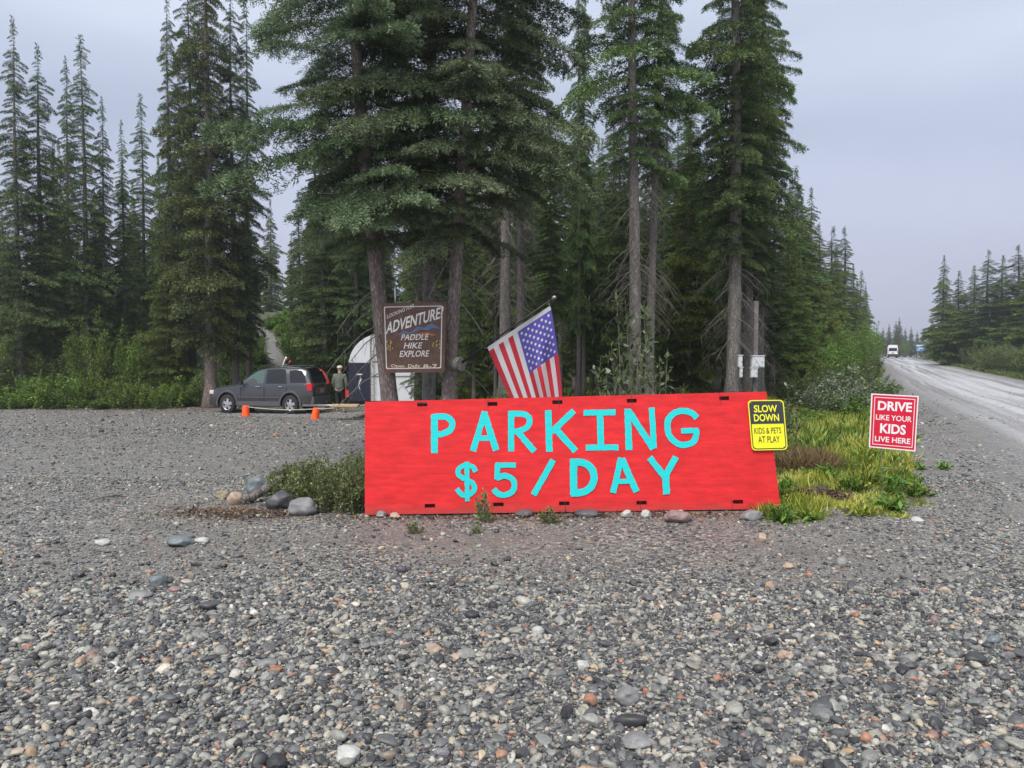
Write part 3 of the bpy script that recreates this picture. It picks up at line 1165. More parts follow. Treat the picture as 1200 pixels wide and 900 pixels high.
# left edge of the wood: low shrubs
for i in range(17):
    px = -8 + i * 14.6
    Y = 34.2 + 1.1 * math.sin(i * 2.1)
    shrub('verge', (px - 600) / 900 * Y, Y, "low green shrub at the foot of the left stand of spruces", "low shrubs along the left edge of the lot",
          .95 + .25 * math.sin(i * 1.7), .72 + .42 * math.sin(i * 2.9), i * 1.3)
for i, (px, Y, s, lb) in enumerate([(150, 39, .62, "light green leafy sapling tree under the left spruces"), (3, 44, .9, "leafy green tree cut by the left edge"),
                         (190, 41, .5, "small leafy tree in the gap left of the thick olive spruce"), (300, 46, .45, "small leafy tree behind the car bonnet beside the path"),
                         (36, 46, .7, "leafy tree with yellowing leaves deep under the far left spruces")]):
    shrub('alder', (px - 600) / 900 * Y, Y, lb, "leafy trees among the spruces", s, s, i * 2)
for i in range(24):
    Y = 35.6 + (i * 5 % 7) * .8 if i < 14 else 36.5 + (i * 5 % 13)
    px = -20 + i * 17.5 if i < 14 else 350 + (i - 14) * 10
    if i < 14 and abs(px - 247) < 12:
        px += 22
    shrub('alder' if i % 3 else 'willow', (px - 600) / 900 * Y, Y, "light green young leafy tree under the spruces at the wood's edge", "young leafy trees under the spruces",
          (.38 + .07 * (i % 4)) if i % 3 else 1.15, (.42 + .10 * (i % 4)) if i % 3 else 1.2, i * .9, "tree")
# green slope around the path
k = 0
for i in range(110):
    Y = rn.uniform(37, 66)
    px = rn.uniform(272, 420)
    x = (px - 600) / 900 * Y
    cpath = np.interp(Y, [p.y for p in pp], [p.x for p in pp])
    if abs(x - cpath) < 1.1 or k >= 52:
        continue
    k += 1
    shrub(rn.choice(['bright', 'verge', 'verge']), x, Y, "low green shrub on the slope behind the parked car", "shrubs on the slope behind the car",
          rn.uniform(1, 1.6), rn.uniform(.6, 1.0), rn.random() * 6)
shrub('bright', -7.4, 36.5, "bright yellow-green shrub behind the rear of the grey car", None, 1.7, 1.6)
shrub('bright', -9.0, 38.0, "bright green shrub left of the one behind the car's tail", None, 1.6, 1.5, 2)

# verge and road side, left of the road
for i, (px, Y, s, lb) in enumerate([(985, 34, .5, "leafy roadside tree nearest the bend"), (1000, 44, .62, "pale leafy tree in front of the pointed roadside spruces"),
                         (1011, 66, .85, "leafy tree with rounded top beside the far part of the road"), (1020, 84, .8, "lower leafy tree far along the road's left side"),
                         (1026, 112, .8, "farthest leafy tree on the road's left side"), (962, 30, .5, "small leafy tree at the foot of the roadside spruces"),
                         (1080, 190, .9, "leafy tree behind the small blue sign"), (1094, 130, .62, "leafy tree left of the dark wood across the road"),
                         (1060, 200, .8, "leafy tree behind the white van")]):
    shrub('alder', (px - 600) / 900 * Y, Y, lb, "leafy trees beside the road", s, s, i * 1.9)
for i in range(20):
    Y = 19 + i * 4.2
    x = float(road_left(Y)) - 1.4 - .9 * (i % 3) - (1.0 if i < 3 else 0)
    shrub('willow' if i % 3 else 'verge', x, Y, "grey-green willow shrub on the left shoulder of the road", "willow shrubs on the left shoulder", .7 + .12 * (i % 4), .5 + .12 * (i % 3) + (.2 if i > 5 else 0), i)
shrub_px('pale', 1000, 0, "bush with many pale leaf undersides left of the wet road", Y=21, s=.95, sz=.7)
shrub_px('pale', 975, 0, "smaller pale-leaved bush beside the bright green patch", Y=19, s=.75, sz=.55)
shrub_px('bright', 945, 0, "bright green low shrub above the yellow sign", Y=17.5, s=.95, sz=.42)
shrub_px('bright', 962, 0, "bright green low shrub nearest the road side verge", Y=18, s=.6, sz=.36)
# right of the road
for i in range(26):
    Y = 44 + (i % 9) * 5.5
    x = float(road_left(Y)) + 10.2 + 1.8 * (i // 9) + rn.uniform(-.5, .8)
    shrub('willow', x, Y, "yellow-green willow shrub on the right shoulder of the road", "willow shrubs on the right shoulder", rn.uniform(.9, 1.4), rn.uniform(.75, 1.25), i)

# bush left of the board
for i, (x, y, s, sz) in enumerate([(-1.78, 8.35, .75, 1.05), (-2.25, 8.75, .85, .95), (-1.75, 9.2, .8, 1.0), (-2.62, 9.3, .62, .72)]):
    shrub('dense', x, y, ["small-leaved bush touching the left end of the red board", "low bush above the two dark boulders",
                          "small-leaved bush at the back, just behind the left end of the board", "lowest small-leaved bush nearest the blue-grey boulder"][i],
          "small-leaved bushes left of the board", s, sz, i * 1.4)
# plants behind the board
for i, (px, Y, s, lb) in enumerate([(728, 10.2, 1.05, "tall leafy sapling left of the bare trunk behind the board"), (757, 10.6, 1.0, "leafy sapling in front of the thin bare trunk"),
                                    (778, 9.9, .72, "shorter leafy sapling right of the bare trunks"), (708, 10.8, .72, "short sapling at the left of the leafy group"),
                                    (800, 10.4, .62, "small leafy sapling above the letter G of the board"), (742, 9.6, .85, "leafy sapling right in front of the thicker bare trunk"),
                                    (927, 12.5, .55, "low leafy sapling between the board and the bright shrub"), (590, 9.0, .62, "thin leafy sapling in front of the flag stripes"),
                                    (612, 9.1, .55, "short leafy sapling in front of the lower flag corner")]):
    shrub('sapling', (px - 600) / 900 * Y, Y, lb, "leafy saplings behind the board", 1.0, s * (1.22 if s > .7 else 1.05), i * 1.1, cat="sapling")
shrub_px('fern', 696, 0, "bright green leafy herb showing above the board right of the flag", Y=9.3, s=.9, sz=1.15, cat="plant")
shrub_px('fern', 668, 0, "smaller green herb beside the lower corner of the flag", Y=10.2, s=.7, sz=1.1, cat="plant")
for i in range(16):
    px = 560 + i * 23
    Y = 11.4 + (i * 7 % 5) * .7
    shrub('verge', (px - 600) / 900 * Y, Y, "dim low shrub at the forest edge behind the red board", "low shrubs behind the board", .5, .36 + .1 * (i % 3), i)
# plants in front of the board
shrub_px('small', 569, 612, "small leafy plant under the dollar sign of the board", s=1.0, sz=1.25, cat="plant")
shrub_px('small', 646, 612, "low spreading plant at the foot of the board below the slash", s=1.2, sz=.6, cat="plant")
shrub_px('small', 487, 624, "tiny green plant in the gravel near the left foot of the board", s=.8, sz=.45, cat="plant")
shrub_px('small', 560, 624, "tiny flat plant in the gravel below the dollar sign", s=.6, sz=.3, cat="plant")


# ------------------------------------------------------------------ grass and litter
def blades(n, xy, hgt, wid, rng, lean=.45):
    x, y = xy[:, 0], xy[:, 1]
    B = np.stack([x, y, ground(x, y) - .01], 1)
    D = np.concatenate([rng.normal(0, lean, (n, 2)), np.ones((n, 1))], 1)
    return cards(B, D, hgt, wid, rng)


rg2 = np.random.default_rng(4)
pts, hs = [], []
# tufts over the verge
cx_, cy_ = rg2.uniform(2.4, 12, 12000), 7.5 + 18 * rg2.random(12000) ** 1.5
k = (veg_mask(cx_, cy_) > .5) & (cx_ / cy_ > .30) & ((((cx_ - 3.45) / .36) ** 2 + ((cy_ - 8.55) / .28) ** 2) > 1)
cx_, cy_ = cx_[k], cy_[k]
for x, y in zip(cx_, cy_):
    hN = .5 + .5 * math.sin(x * 2.1 + math.sin(y * 1.7) * 2)
    m = 22
    if rg2.random() < .30 + .45 * float(smooth(.2, 1.0, math.sin(x * 3.1 + 1) * math.sin(y * 2.7))):
        m = 4
    pts.append(np.stack([x + rg2.normal(0, .045, m), y + rg2.normal(0, .045, m)], 1))
    hs.append((.04 + .09 * hN ** 2 + .10 * float(smooth(9.5, 12, y))) * rg2.uniform(.4, 1.4, m) * rg2.uniform(.5, 1.5))
XY, HH = np.concatenate(pts), np.concatenate(hs)
V = blades(len(XY), XY, HH, np.full(len(XY), .013), rg2)
tn = np.clip(.45 + .22 * np.sin(XY[:, 0] * 1.5 + XY[:, 1]) + .15 * np.sin(XY[:, 0] * 5.3 - XY[:, 1] * 3.7) + rg2.normal(0, .24, len(XY)), 0, 1)
gr = link_mesh("grass", np_mesh("grass", V, card_faces(len(XY)), np.repeat(tn, 4)), M['grass'])
tag(gr, "yellow-green grass and low weeds on the verge between board and road", None, None, "stuff")
print("grass blades", len(XY))

# broad weeds among the grass
SHR['weed'] = shrub_variant("weed_clump", 61, .16, .15, 14, 90, .10, .030, 'bright', .8, .02, .25, 'grass')
SHR['dryweed'] = shrub_variant("weed_clump", 62, .20, .13, 12, 90, .08, .018, 'grass', .8, .02, .6, 'grass')
rw_ = random.Random(8)
c = 0
while c < 90:
    x, y = rw_.uniform(2.6, 7.0), rw_.uniform(7.5, 13)
    if veg_mask(np.array([x]), np.array([y]))[0] < .5 or x / y < .33 or (((x - 3.45) / .4) ** 2 + ((y - 8.55) / .3) ** 2) < 1:
        if not (rw_.random() < .06 and 4.3 < x < 6.9 and 7.9 < y < 11.5 and x < y * .66):
            continue
    shrub(rw_.choice(['weed', 'dryweed', 'weed']), x, y, "low leafy weed clump growing in the grass verge below the two road signs", "weed clumps on the verge",
          rw_.uniform(.7, 1.5), rw_.uniform(.5, 1.1), rw_.random() * 6, "plant")
    c += 1
# far ground cover on the forest floor
N = 60000
Y = 12 + 55 * rg2.random(N) ** 1.3
X = (rg2.random(N) * 1.35 - .75) * Y
k = veg_mask(X, Y) > .5
X, Y = X[k], Y[k]
k = rg2.random(len(X)) < np.where((X / Y > -.08) & (Y < 26) & (X / Y < .3), .35, 1)
cpx = np.interp(Y, [p.y for p in pp], [p.x for p in pp])
k &= (np.abs(X - cpx) > 1.1) | (Y < 38)
X, Y = X[k], Y[k]
V = blades(len(X), np.stack([X, Y], 1), .14 + .22 * rg2.random(len(X)), .05 + .03 * rg2.random(len(X)), rg2, .9)
gc = link_mesh("ground_cover", np_mesh("ground_cover", V, card_faces(len(X)), np.repeat(rg2.random(len(X)), 4)), M['alder'])
tag(gc, "low green plants covering the forest floor", None, None, "stuff")
# grass edge in front of the left shrubs and along the right shoulder
N = 26000
X = rg2.uniform(-26, -12.5, N)
Y = 33.0 + rg2.random(N) ** 1.5 * 2.2
k = veg_mask(X, Y) > .5
A = np.stack([X[k], Y[k]], 1)
Y2 = rg2.uniform(36, 110, 22000)
X2 = road_left(Y2) + 8.2 + np.abs(rg2.normal(0, 1.8, len(Y2)))
A = np.concatenate([A, np.stack([X2, Y2], 1)])
V = blades(len(A), A, .12 + .3 * rg2.random(len(A)), np.full(len(A), .05), rg2, .5)
ge = link_mesh("roadside_grass", np_mesh("roadside_grass", V, card_faces(len(A)), np.repeat(rg2.random(len(A)) * .7 + .1, 4)), M['willow'])
tag(ge, "rough grass along the far edges of the lot and road", None, None, "stuff")
# dead grass hummock behind the yellow sign
pts = []
for _ in range(420):
    a, r = rg2.random() * 6.28, rg2.random() ** .5
    pts.append((4.05 + .36 * r * math.cos(a), 10.6 + .5 * r * math.sin(a)))
pts = np.repeat(np.array(pts), 9, 0) + rg2.normal(0, .03, (3780, 2))
V = blades(len(pts), pts, .10 + .30 * rg2.random(len(pts)), np.full(len(pts), .012), rg2, .8)
dg = link_mesh("dry_grass_clump", np_mesh("dry_grass_clump", V, card_faces(len(pts)), np.repeat(rg2.random(len(pts)), 4)), M['drygrass'])
tag(dg, "brown dead grass clump right of the board behind the yellow sign", "plant")

# dead leaves, twigs and clods: the bare soil in the verge, round the rocks and along the foot of the board
pts = []
for cx, cy, rx, ry, n_ in ((3.45, 8.58, .36, .26, 900), (-2.85, 7.95, .65, .28, 900), (.8, 7.82, 2.6, .12, 900), (-13, 32.9, 5, .5, 500)):
    a, q = rg2.random(n_) * 6.28, rg2.random(n_) ** .6
    pts.append(np.stack([cx + rx * q * np.cos(a), cy + ry * q * np.sin(a)], 1))
XY = np.concatenate(pts)
n = len(XY)
B = np.stack([XY[:, 0], XY[:, 1], ground(XY[:, 0], XY[:, 1]) + .012 * rg2.random(n)], 1)
D = np.concatenate([rg2.normal(0, 1, (n, 2)), rg2.normal(.12, .25, (n, 1))], 1)
V = cards(B, D, .025 + .07 * rg2.random(n), .006 + .016 * rg2.random(n), rg2, roll=rg2.normal(0, .5, (n, 3)) + np.array([0, 0, 1]))
M['litter'] = mat_leaf("dead_leaf_litter", (.025, .016, .010), (.10, .055, .030), (.26, .17, .09), .8, 0)
ll = link_mesh("leaf_litter", np_mesh("leaf_litter", V, card_faces(n), np.repeat(rg2.random(n) ** 1.4, 4)), M['litter'])
tag(ll, "brown dead leaves and twigs scattered on bare soil", None, None, "stuff")

# ------------------------------------------------------------------ painted signs
M['red_paint'] = None


def mat_red_ply():
    t = NT("red_painted_plywood")
    P = t.obj()
    grain = t.noise(t.mapped(P, (1.6, 8, 60)), 2.0, 6, .7, 1.6)
    knots = t.noise(t.mapped(P, (1, 1, 4)), 4, 3, .6)
    c = t.ramp(grain, [(.2, (.62, .020, .025)), (.5, (.72, .028, .032)), (.85, (.77, .046, .048))])
    c = t.mix(1.0, c, t.ramp(knots, [(.3, (.80, .80, .80)), (.7, (1.12, 1.12, 1.12))]), 'MULTIPLY')
    chips = t.ramp(t.noise(t.mapped(P, (1, 1, 3)), 16, 4, .75), [(.74, (0, 0, 0)), (.77, (.8, .8, .8))])
    c = t.mix(chips, c, (.22, .05, .045))
    sx = t.new("ShaderNodeSeparateXYZ")
    t.l.new(P, sx.inputs[0])
    low = t.math('ADD', sx.outputs[2], t.math('MULTIPLY', t.noise(P, 7, 5, .7), .22))
    mud = t.ramp(low, [(.07, (.55, .55, .55)), (.22, (0, 0, 0))])
    c = t.mix(mud, c, (.22, .09, .07))
    t.bump(grain, .45, .006)
    t.b.inputs['Specular IOR Level'].default_value = .25
    return t.fin(c, .62)


M['red_ply'] = mat_red_ply()


def mat_brush(name, c, var=.18, rough=.45, holes=.0):
    t = NT(name)
    P = t.obj()
    n = t.noise(t.mapped(P, (2, 2, 30)), 3, 5, .6)
    cc = t.mix(1.0, c, t.ramp(n, [(.3, (1 - var,) * 3), (.7, (1 + var,) * 3)]), 'MULTIPLY')
    if holes:
        f = t.ramp(t.noise(t.mapped(P, (6, 6, 22)), 6, 4, .7), [(.60, (0, 0, 0)), (.66, (1, 1, 1))])
        cc = t.mix(t.math('MULTIPLY', f, holes), cc, (.09, .06, .05))
    t.bump(n, .3, .004)
    return t.fin(cc, rough)


M['cyan'] = mat_brush("turquoise_paint", (.012, .62, .62), .10)
M['sign_yellow'] = flat("yellow_sign_sheet", (.86, .84, .02), .35, .04)
M['sign_black'] = flat("black_sign_ink", (.035, .042, .045), .4, .1)
M['sign_red'] = flat("red_sign_sheet", (.62, .006, .035), .32, .05)
M['sign_white'] = flat("white_sign_ink", (.78, .78, .78), .4, .04)
M['wood_brown'] = flat("stained_sign_board", (.115, .060, .042), .6, .35, scale=14, bump=.3)
M['wood_frame'] = flat("dark_sign_edge", (.05, .032, .026), .7, .3, scale=10)
M['hand_white'] = mat_brush("chalky_white_lettering", (.70, .69, .66), .1, .6, .45)
M['hand_blue'] = mat_brush("blue_mountain_paint", (.10, .16, .30), .2, .6, .5)
M['hand_orange'] = mat_brush("orange_hill_paint", (.35, .13, .06), .2, .6, .6)
M['hand_yellow'] = mat_brush("yellow_flower_paint", (.45, .36, .10), .2, .6, .5)
M['hand_cream'] = mat_brush("cream_lettering", (.68, .62, .45), .1, .6, .35)
M['wood_raw'] = flat("weathered_lumber", (.26, .20, .14), .8, .25, scale=12, bump=.3)
M['metal'] = flat("galvanised_wire", (.35, .35, .36), .4, .1, .8)
M['black'] = flat("black_plastic", (.02, .02, .022), .5, .2)
M['white'] = flat("white_enamel", (.66, .68, .70), .35, .06)


def ray_plane(px, py, p0, n):
    d = Vector(ray(px, py))
    o = Vector((0, 0, EYE))
    t = (Vector(p0) - o).dot(n) / d.dot(n)
    return o + d * t


class Panel:
    """a flat board given by four corners in space: TL, TR, BR, BL"""

    def __init__(self, tl, tr, br, bl):
        self.tl, self.tr, self.br, self.bl = tl, tr, br, bl
        self.n = (tr - bl).cross(tl - br).normalized()
        if self.n.y > 0:
            self.n = -self.n
        self.root = None

    def f(self, s, t, off=0.0):
        """s left to right, t bottom to top"""
        p = (self.bl * (1 - s) + self.br * s) * (1 - t) + (self.tl * (1 - s) + self.tr * s) * t
        p = p + self.n * off
        return p - self.root.location if self.root else p

    def px(self, px, py, off=0.0):
        p = ray_plane(px, py, self.bl, self.n) + self.n * off
        return p - self.root.location if self.root else p


def flat_part(name, polys, mat, parent):
    """polys: list of (list of 3D points)"""
    m = MB()
    for P in polys:
        m.add(P, [tuple(range(len(P)))])
    me = bpy.data.meshes.new(name)
    me.from_pydata(m.v, [], m.f)
    o = link_mesh(name, me, mat, parent)
    return o


def stroke(pts, w, closed=False):
    """2D polyline to quads with mitred joints (returns list of 4-point lists)"""
    P = [np.array(p, float) for p in pts]
    L, Rr = [], []
    for i, p in enumerate(P):
        a = P[i] - P[i - 1] if i else P[1] - P[0]
        b = P[i + 1] - P[i] if i < len(P) - 1 else P[-1] - P[-2]
        a, b = a / np.linalg.norm(a), b / np.linalg.norm(b)
        na, nb = np.array([-a[1], a[0]]), np.array([-b[1], b[0]])
        m = na + nb
        m = m / max(np.linalg.norm(m), 1e-6)
        k = 1 / max(m.dot(na), .5)
        L.append(p + m * w / 2 * k)
        Rr.append(p - m * w / 2 * k)
    return [[L[i], L[i + 1], Rr[i + 1], Rr[i]] for i in range(len(P) - 1)]


def curve(pts, n=5):
    P = [np.array(p, float) for p in pts]
    P = [2 * P[0] - P[1]] + P + [2 * P[-1] - P[-2]]
    out = []
    for i in range(1, len(P) - 2):
        for k in range(n):
            t = k / n
            out.append(.5 * ((2 * P[i]) + (-P[i - 1] + P[i + 1]) * t + (2 * P[i - 1] - 5 * P[i] + 4 * P[i + 1] - P[i + 2]) * t * t +
                             (-P[i - 1] + 3 * P[i] - 3 * P[i + 1] + P[i + 2]) * t ** 3))
    out.append(P[-2])
    return out


def text_2d(s, bold=0.0, shear=0.0, spacing=1.0):
    cu = bpy.data.curves.new("lettering", 'FONT')
    cu.body = s
    cu.offset = bold
    cu.shear = shear
    cu.space_character = spacing
    cu.resolution_u = 3
    o = bpy.data.objects.new("lettering_temp", cu)
    col.objects.link(o)
    dg = bpy.context.evaluated_depsgraph_get()
    me = bpy.data.meshes.new_from_object(o.evaluated_get(dg))
    V = np.array([v.co[:2] for v in me.vertices])
    F = [tuple(p.vertices) for p in me.polygons]
    bpy.data.objects.remove(o)
    bpy.data.curves.remove(cu)
    bpy.data.meshes.remove(me)
    lo, hi = V.min(0), V.max(0)
    return (V - lo) / (hi - lo), F


def text_part(name, items, panel, mat, off):
    """items: (string, (s0,t0,s1,t1) box or 4-corner quad in panel st: bl,br,tr,tl, kwargs)"""
    m = MB()
    for k, (s, box, kw) in enumerate(items):
        V, F = text_2d(s, **kw)
        if len(box) == 4 and not hasattr(box[0], '__len__'):
            s0, t0, s1, t1 = box
            q = [(s0, t0), (s1, t0), (s1, t1), (s0, t1)]
        else:
            q = box
        q = [np.array(a) for a in q]
        pts = []
        for u, v in V:
            a = (q[0] * (1 - u) + q[1] * u) * (1 - v) + (q[3] * (1 - u) + q[2] * u) * v
            pts.append(panel.f(a[0], a[1], off + .0002 * k))
        m.add(pts, F)
    me = bpy.data.meshes.new(name)
    me.from_pydata(m.v, [], m.f)
    return link_mesh(name, me, mat, panel.root)


def slab(name, outline, panel, mat, front, back, parent=None):
    """outline in st, extruded between offsets front (towards viewer) and back"""
    n = len(outline)
    V = [panel.f(s, t, front) for s, t in outline] + [panel.f(s, t, back) for s, t in outline]
    F = [tuple(range(n)), tuple(range(2 * n - 1, n - 1, -1))] + [(i, i + n, (i + 1) % n + n, (i + 1) % n) for i in range(n)]
    m = MB()
    m.add(V, F)
    return m.build(name, mat, parent or panel.root)


def rrect(s0, t0, s1, t1, rs, rt, n=5):
    out = []
    for cx, cy, a0 in ((s1 - rs, t1 - rt, 0), (s0 + rs, t1 - rt, 90), (s0 + rs, t0 + rt, 180), (s1 - rs, t0 + rt, 270)):
        for k in range(n + 1):
            a = R(a0 + 90 * k / n)
            out.append((cx + rs * math.cos(a), cy + rt * math.sin(a)))
    return out


def ring(outer, inner, panel, off):
    n = len(outer)
    return [[panel.f(*outer[i], off), panel.f(*outer[(i + 1) % n], off), panel.f(*inner[(i + 1) % n], off), panel.f(*inner[i], off)] for i in range(n)]


# ---- the big red board
bl = at(428, 603, 7.95)
br = at(914, 596, 8.05)
tl = at(428, 471, 8.06)
nb = (br - bl).cross(tl - bl).normalized()
tr = ray_plane(897, 459, bl, nb)
BP = Panel(tl, tr, br, bl)
BP.root = empty("parking_board", (bl + br) / 2, 0, "long red plywood board with turquoise parking lettering lying on edge across the gravel", "sign")


def st_of(px, py):
    """invert the panel's bilinear map for a picture position"""
    p = ray_plane(px, py, BP.bl, BP.n)
    s, t = .5, .5
    for _ in range(12):
        q = (BP.bl * (1 - s) + BP.br * s) * (1 - t) + (BP.tl * (1 - s) + BP.tr * s) * t
        ds = (BP.br - BP.bl) * (1 - t) + (BP.tr - BP.tl) * t
        dt = (BP.tl - BP.bl) * (1 - s) + (BP.tr - BP.br) * s
        e = p - q
        a, b, c, d, g_, h_ = ds.dot(ds), ds.dot(dt), dt.dot(dt), e.dot(ds), e.dot(dt), 0
        det = a * c - b * b
        s += (d * c - g_ * b) / det
        t += (a * g_ - b * d) / det
    return s, t


top_slots = [(495, 474), (577, 473.5), (653, 471.3), (740, 469.7), (848, 466.8)]
bot_slots = [(504, 592.5), (584, 591), (661, 589.8), (751.5, 589), (864, 588)]
cells = []
for px, py in top_slots + bot_slots:
    s, t = st_of(px, py)
    cells.append((s - .0125, s + .0125, t - .017, t + .017))
m = MB()
TH = .045


def cell_grid(s_lo, s_hi, slots_):
    # slabs of board around the slots of this stretch; each stretch is cut into columns
    cuts = [s_lo] + sorted(v for c in slots_ for v in c[:2]) + [s_hi]
    for i in range(len(cuts) - 1):
        a, b = cuts[i], cuts[i + 1]
        mid = (a + b) / 2
        holes = sorted([c[2:] for c in slots_ if c[0] <= mid <= c[1]])
        t0 = 0
        for h0, h1 in holes + [(1, 1)]:
            if h0 > t0:
                quad = [(a, t0), (b, t0), (b, h0), (a, h0)]
                # front and back skins; sides only where there is a hole or an end
                m.add([BP.f(s, t, TH / 2) for s, t in quad], [(0, 1, 2, 3)])
                m.add([BP.f(s, t, -TH / 2) for s, t in quad], [(3, 2, 1, 0)])
            t0 = h1
        for h0, h1 in holes:
            q = [(a, h0), (b, h0), (b, h1), (a, h1)]
            V = [BP.f(s, t, TH / 2) for s, t in q] + [BP.f(s, t, -TH / 2) for s, t in q]
            m.add(V, [(i2, (i2 + 1) % 4, (i2 + 1) % 4 + 4, i2 + 4) for i2 in range(4)])


cell_grid(0, 1, cells)
q = [(0, 0), (1, 0), (1, 1), (0, 1)]
V = [BP.f(s, t, TH / 2) for s, t in q] + [BP.f(s, t, -TH / 2) for s, t in q]
m.add(V, [(i2, (i2 + 1) % 4, (i2 + 1) % 4 + 4, i2 + 4) for i2 in range(4)])
me = bpy.data.meshes.new("panel")
me.from_pydata(m.v, [], m.f)
link_mesh("panel", me, M['red_ply'], BP.root)
# shadow gaps between the sheets: their shade drawn as thin dark strips set 1 mm proud
seam = MB()
for px in (574, 658.5, 745, 850):
    s, t = st_of(px, 530)
    s2, _ = st_of(px, 480)
    for tt0, tt1 in ((0.0, 0.085), (.9, 1.0)):
        seam.add([BP.f(s - .0006, tt0, TH / 2 + .001), BP.f(s + .0006, tt0, TH / 2 + .001), BP.f(s + .0006, tt1, TH / 2 + .001), BP.f(s - .0006, tt1, TH / 2 + .001)], [(0, 1, 2, 3)])
me = bpy.data.meshes.new("seam")
me.from_pydata(seam.v, [], seam.f)
link_mesh("seam", me, M['wood_frame'], BP.root)
# timber behind that closes the slots and props the board
fr = MB()
for t in (.06, .93):
    a, b = BP.f(.01, t, -TH / 2 - .03), BP.f(.99, t, -TH / 2 - .03)
    d = b - a
    fr.box((a + b) / 2, (d.length, .055, .10), Vector((1, 0, 0)).rotation_difference(d.normalized()).to_matrix())
fr.build("back_rail", M['wood_frame'], BP.root)
for s in (.12, .5, .88):
    pb = MB()
    a, b = BP.f(s, .8, -.08), BP.f(s, 0, -.08) + Vector((0, .55, .0))
    pb.tube([a, b], .03, 4)
    pb.build("prop", M['wood_raw'], BP.root)


def Z2(x, y):
    return (420 + x / 2.353, 440 + y / 2.353)


LET = [
    ([(210, 107), (210, 214)], 19, 0), ([(205, 115), (238, 113), (256, 124), (259, 139), (250, 153), (232, 161), (212, 163)], 17, 1),
    ([(349, 99), (316, 208)], 17, 0), ([(346, 101), (380, 206)], 18, 0), ([(330, 173), (366, 172)], 15, 0),
    ([(421, 98), (421, 209)], 17, 0), ([(417, 106), (450, 106), (469, 115), (471, 132), (460, 146), (440, 153), (421, 155)], 16, 1), ([(437, 153), (485, 209)], 17, 0),
    ([(523, 96), (526, 210)], 18, 0), ([(594, 97), (532, 156)], 17, 0), ([(542, 146), (599, 209)], 18, 0),
    ([(620, 103), (708, 102)], 16, 0), ([(665, 104), (668, 198)], 18, 0), ([(626, 199), (716, 198)], 16, 0),
    ([(741, 92), (745, 205)], 18, 0), ([(743, 97), (812, 202)], 18, 0), ([(807, 89), (814, 201)], 16, 0),
    ([(932, 118), (917, 103), (890, 98), (866, 106), (852, 125), (851, 150), (860, 172), (882, 189), (905, 190), (924, 180), (930, 158), (928, 148)], 17, 1),
    ([(934, 151), (888, 153)], 15, 0),
    ([(324, 265), (316, 252), (298, 247), (280, 254), (275, 268), (284, 280), (302, 288), (317, 299), (319, 316), (304, 328), (286, 328), (272, 312)], 14, 1),
    ([(299, 238), (301, 346)], 13, 0),
    ([(434, 247), (378, 247)], 14, 0), ([(384, 244), (382, 286)], 15, 0), ([(380, 283), (402, 276), (422, 283), (430, 300), (424, 320), (404, 329), (384, 325), (373, 312)], 16, 1),
    ([(537, 233), (482, 329)], 17, 0),
    ([(592, 230), (593, 330)], 20, 0), ([(585, 239), (618, 240), (641, 255), (649, 280), (641, 305), (618, 321), (586, 324)], 20, 1),
    ([(723, 227), (701, 323)], 17, 0), ([(725, 229), (766, 321)], 18, 0), ([(709, 292), (750, 291)], 14, 0),
    ([(801, 226), (845, 281)], 18, 0), ([(874, 224), (843, 279)], 18, 0), ([(845, 268), (848, 327)], 19, 0)]
m = MB()
rj = np.random.default_rng(6)


def resample(P, step=6.0):
    out = []
    for a, b in zip(P[:-1], P[1:]):
        a, b = np.array(a, float), np.array(b, float)
        n_ = max(1, int(np.linalg.norm(b - a) / step))
        out += [a + (b - a) * i / n_ for i in range(n_)]
    return out + [np.array(P[-1], float)]


def uneven(quads):
    # both edges of a stroke wander a little, neighbours sharing their corners
    n_ = len(quads)
    jl, jr = rj.normal(0, .42, (n_ + 1, 2)), rj.normal(0, .42, (n_ + 1, 2))
    return [[q[0] + jl[i], q[1] + jl[i + 1], q[2] + jr[i + 1], q[3] + jr[i]] for i, q in enumerate(quads)]


ENDS = {2, 5, 8, 11, 14, 17, 19, 21, 24, 25, 27, 30, 33}
for k, (pts, w, cv) in enumerate(LET):
    P = curve(pts, 4) if cv else resample(pts)
    for qd in uneven(stroke(P, w)):
        m.add([BP.px(*Z2(*p), TH / 2 + .0015 + .00025 * k) for p in qd], [(0, 1, 2, 3)])
    if k + 1 in ENDS:
        me = bpy.data.meshes.new("letter")
        me.from_pydata(m.v, [], m.f)
        link_mesh("letter", me, M['cyan'], BP.root)
        m = MB()

# ---- yellow slow-down sign screwed to the right end of the board


def on_board(px, py, off):
    return ray_plane(px, py, BP.bl + BP.n * off, BP.n)


SL = Panel(on_board(876, 469, .045), on_board(918, 468.5, .045), on_board(923, 527, .045), on_board(881, 528, .045))
SL.root = empty("warning_sign", SL.bl, 0, "yellow and black slow down sign fixed over the right end of the red board", "sign")
slab("sheet", rrect(0, 0, 1, 1, .11, .08), SL, M['sign_yellow'], .004, 0)
flat_part("border", ring(rrect(.028, .02, .972, .98, .10, .075), rrect(.055, .04, .945, .96, .085, .062), SL, .0052), M['sign_black'], SL.root)
o1 = [p for p in rrect(.05, .04, .95, .965, .09, .065) if p[1] > .5]
o1 = [(.95, .525)] + o1 + [(.05, .525)]
flat_part("dark_band", [[SL.f(s, t, .0060) for s, t in o1]], M['sign_black'], SL.root)
text_part("heading", [("SLOW", (.15, .755, .80, .90), dict(bold=.022)), ("DOWN", (.13, .575, .83, .72), dict(bold=.022))], SL, M['sign_yellow'], .0068)
text_part("small_lettering", [("KIDS & PETS", (.11, .33, .86, .45), dict(bold=.002)), ("AT PLAY", (.20, .15, .80, .28), dict(bold=.004))], SL, M['sign_black'], .0068)
sc = MB()
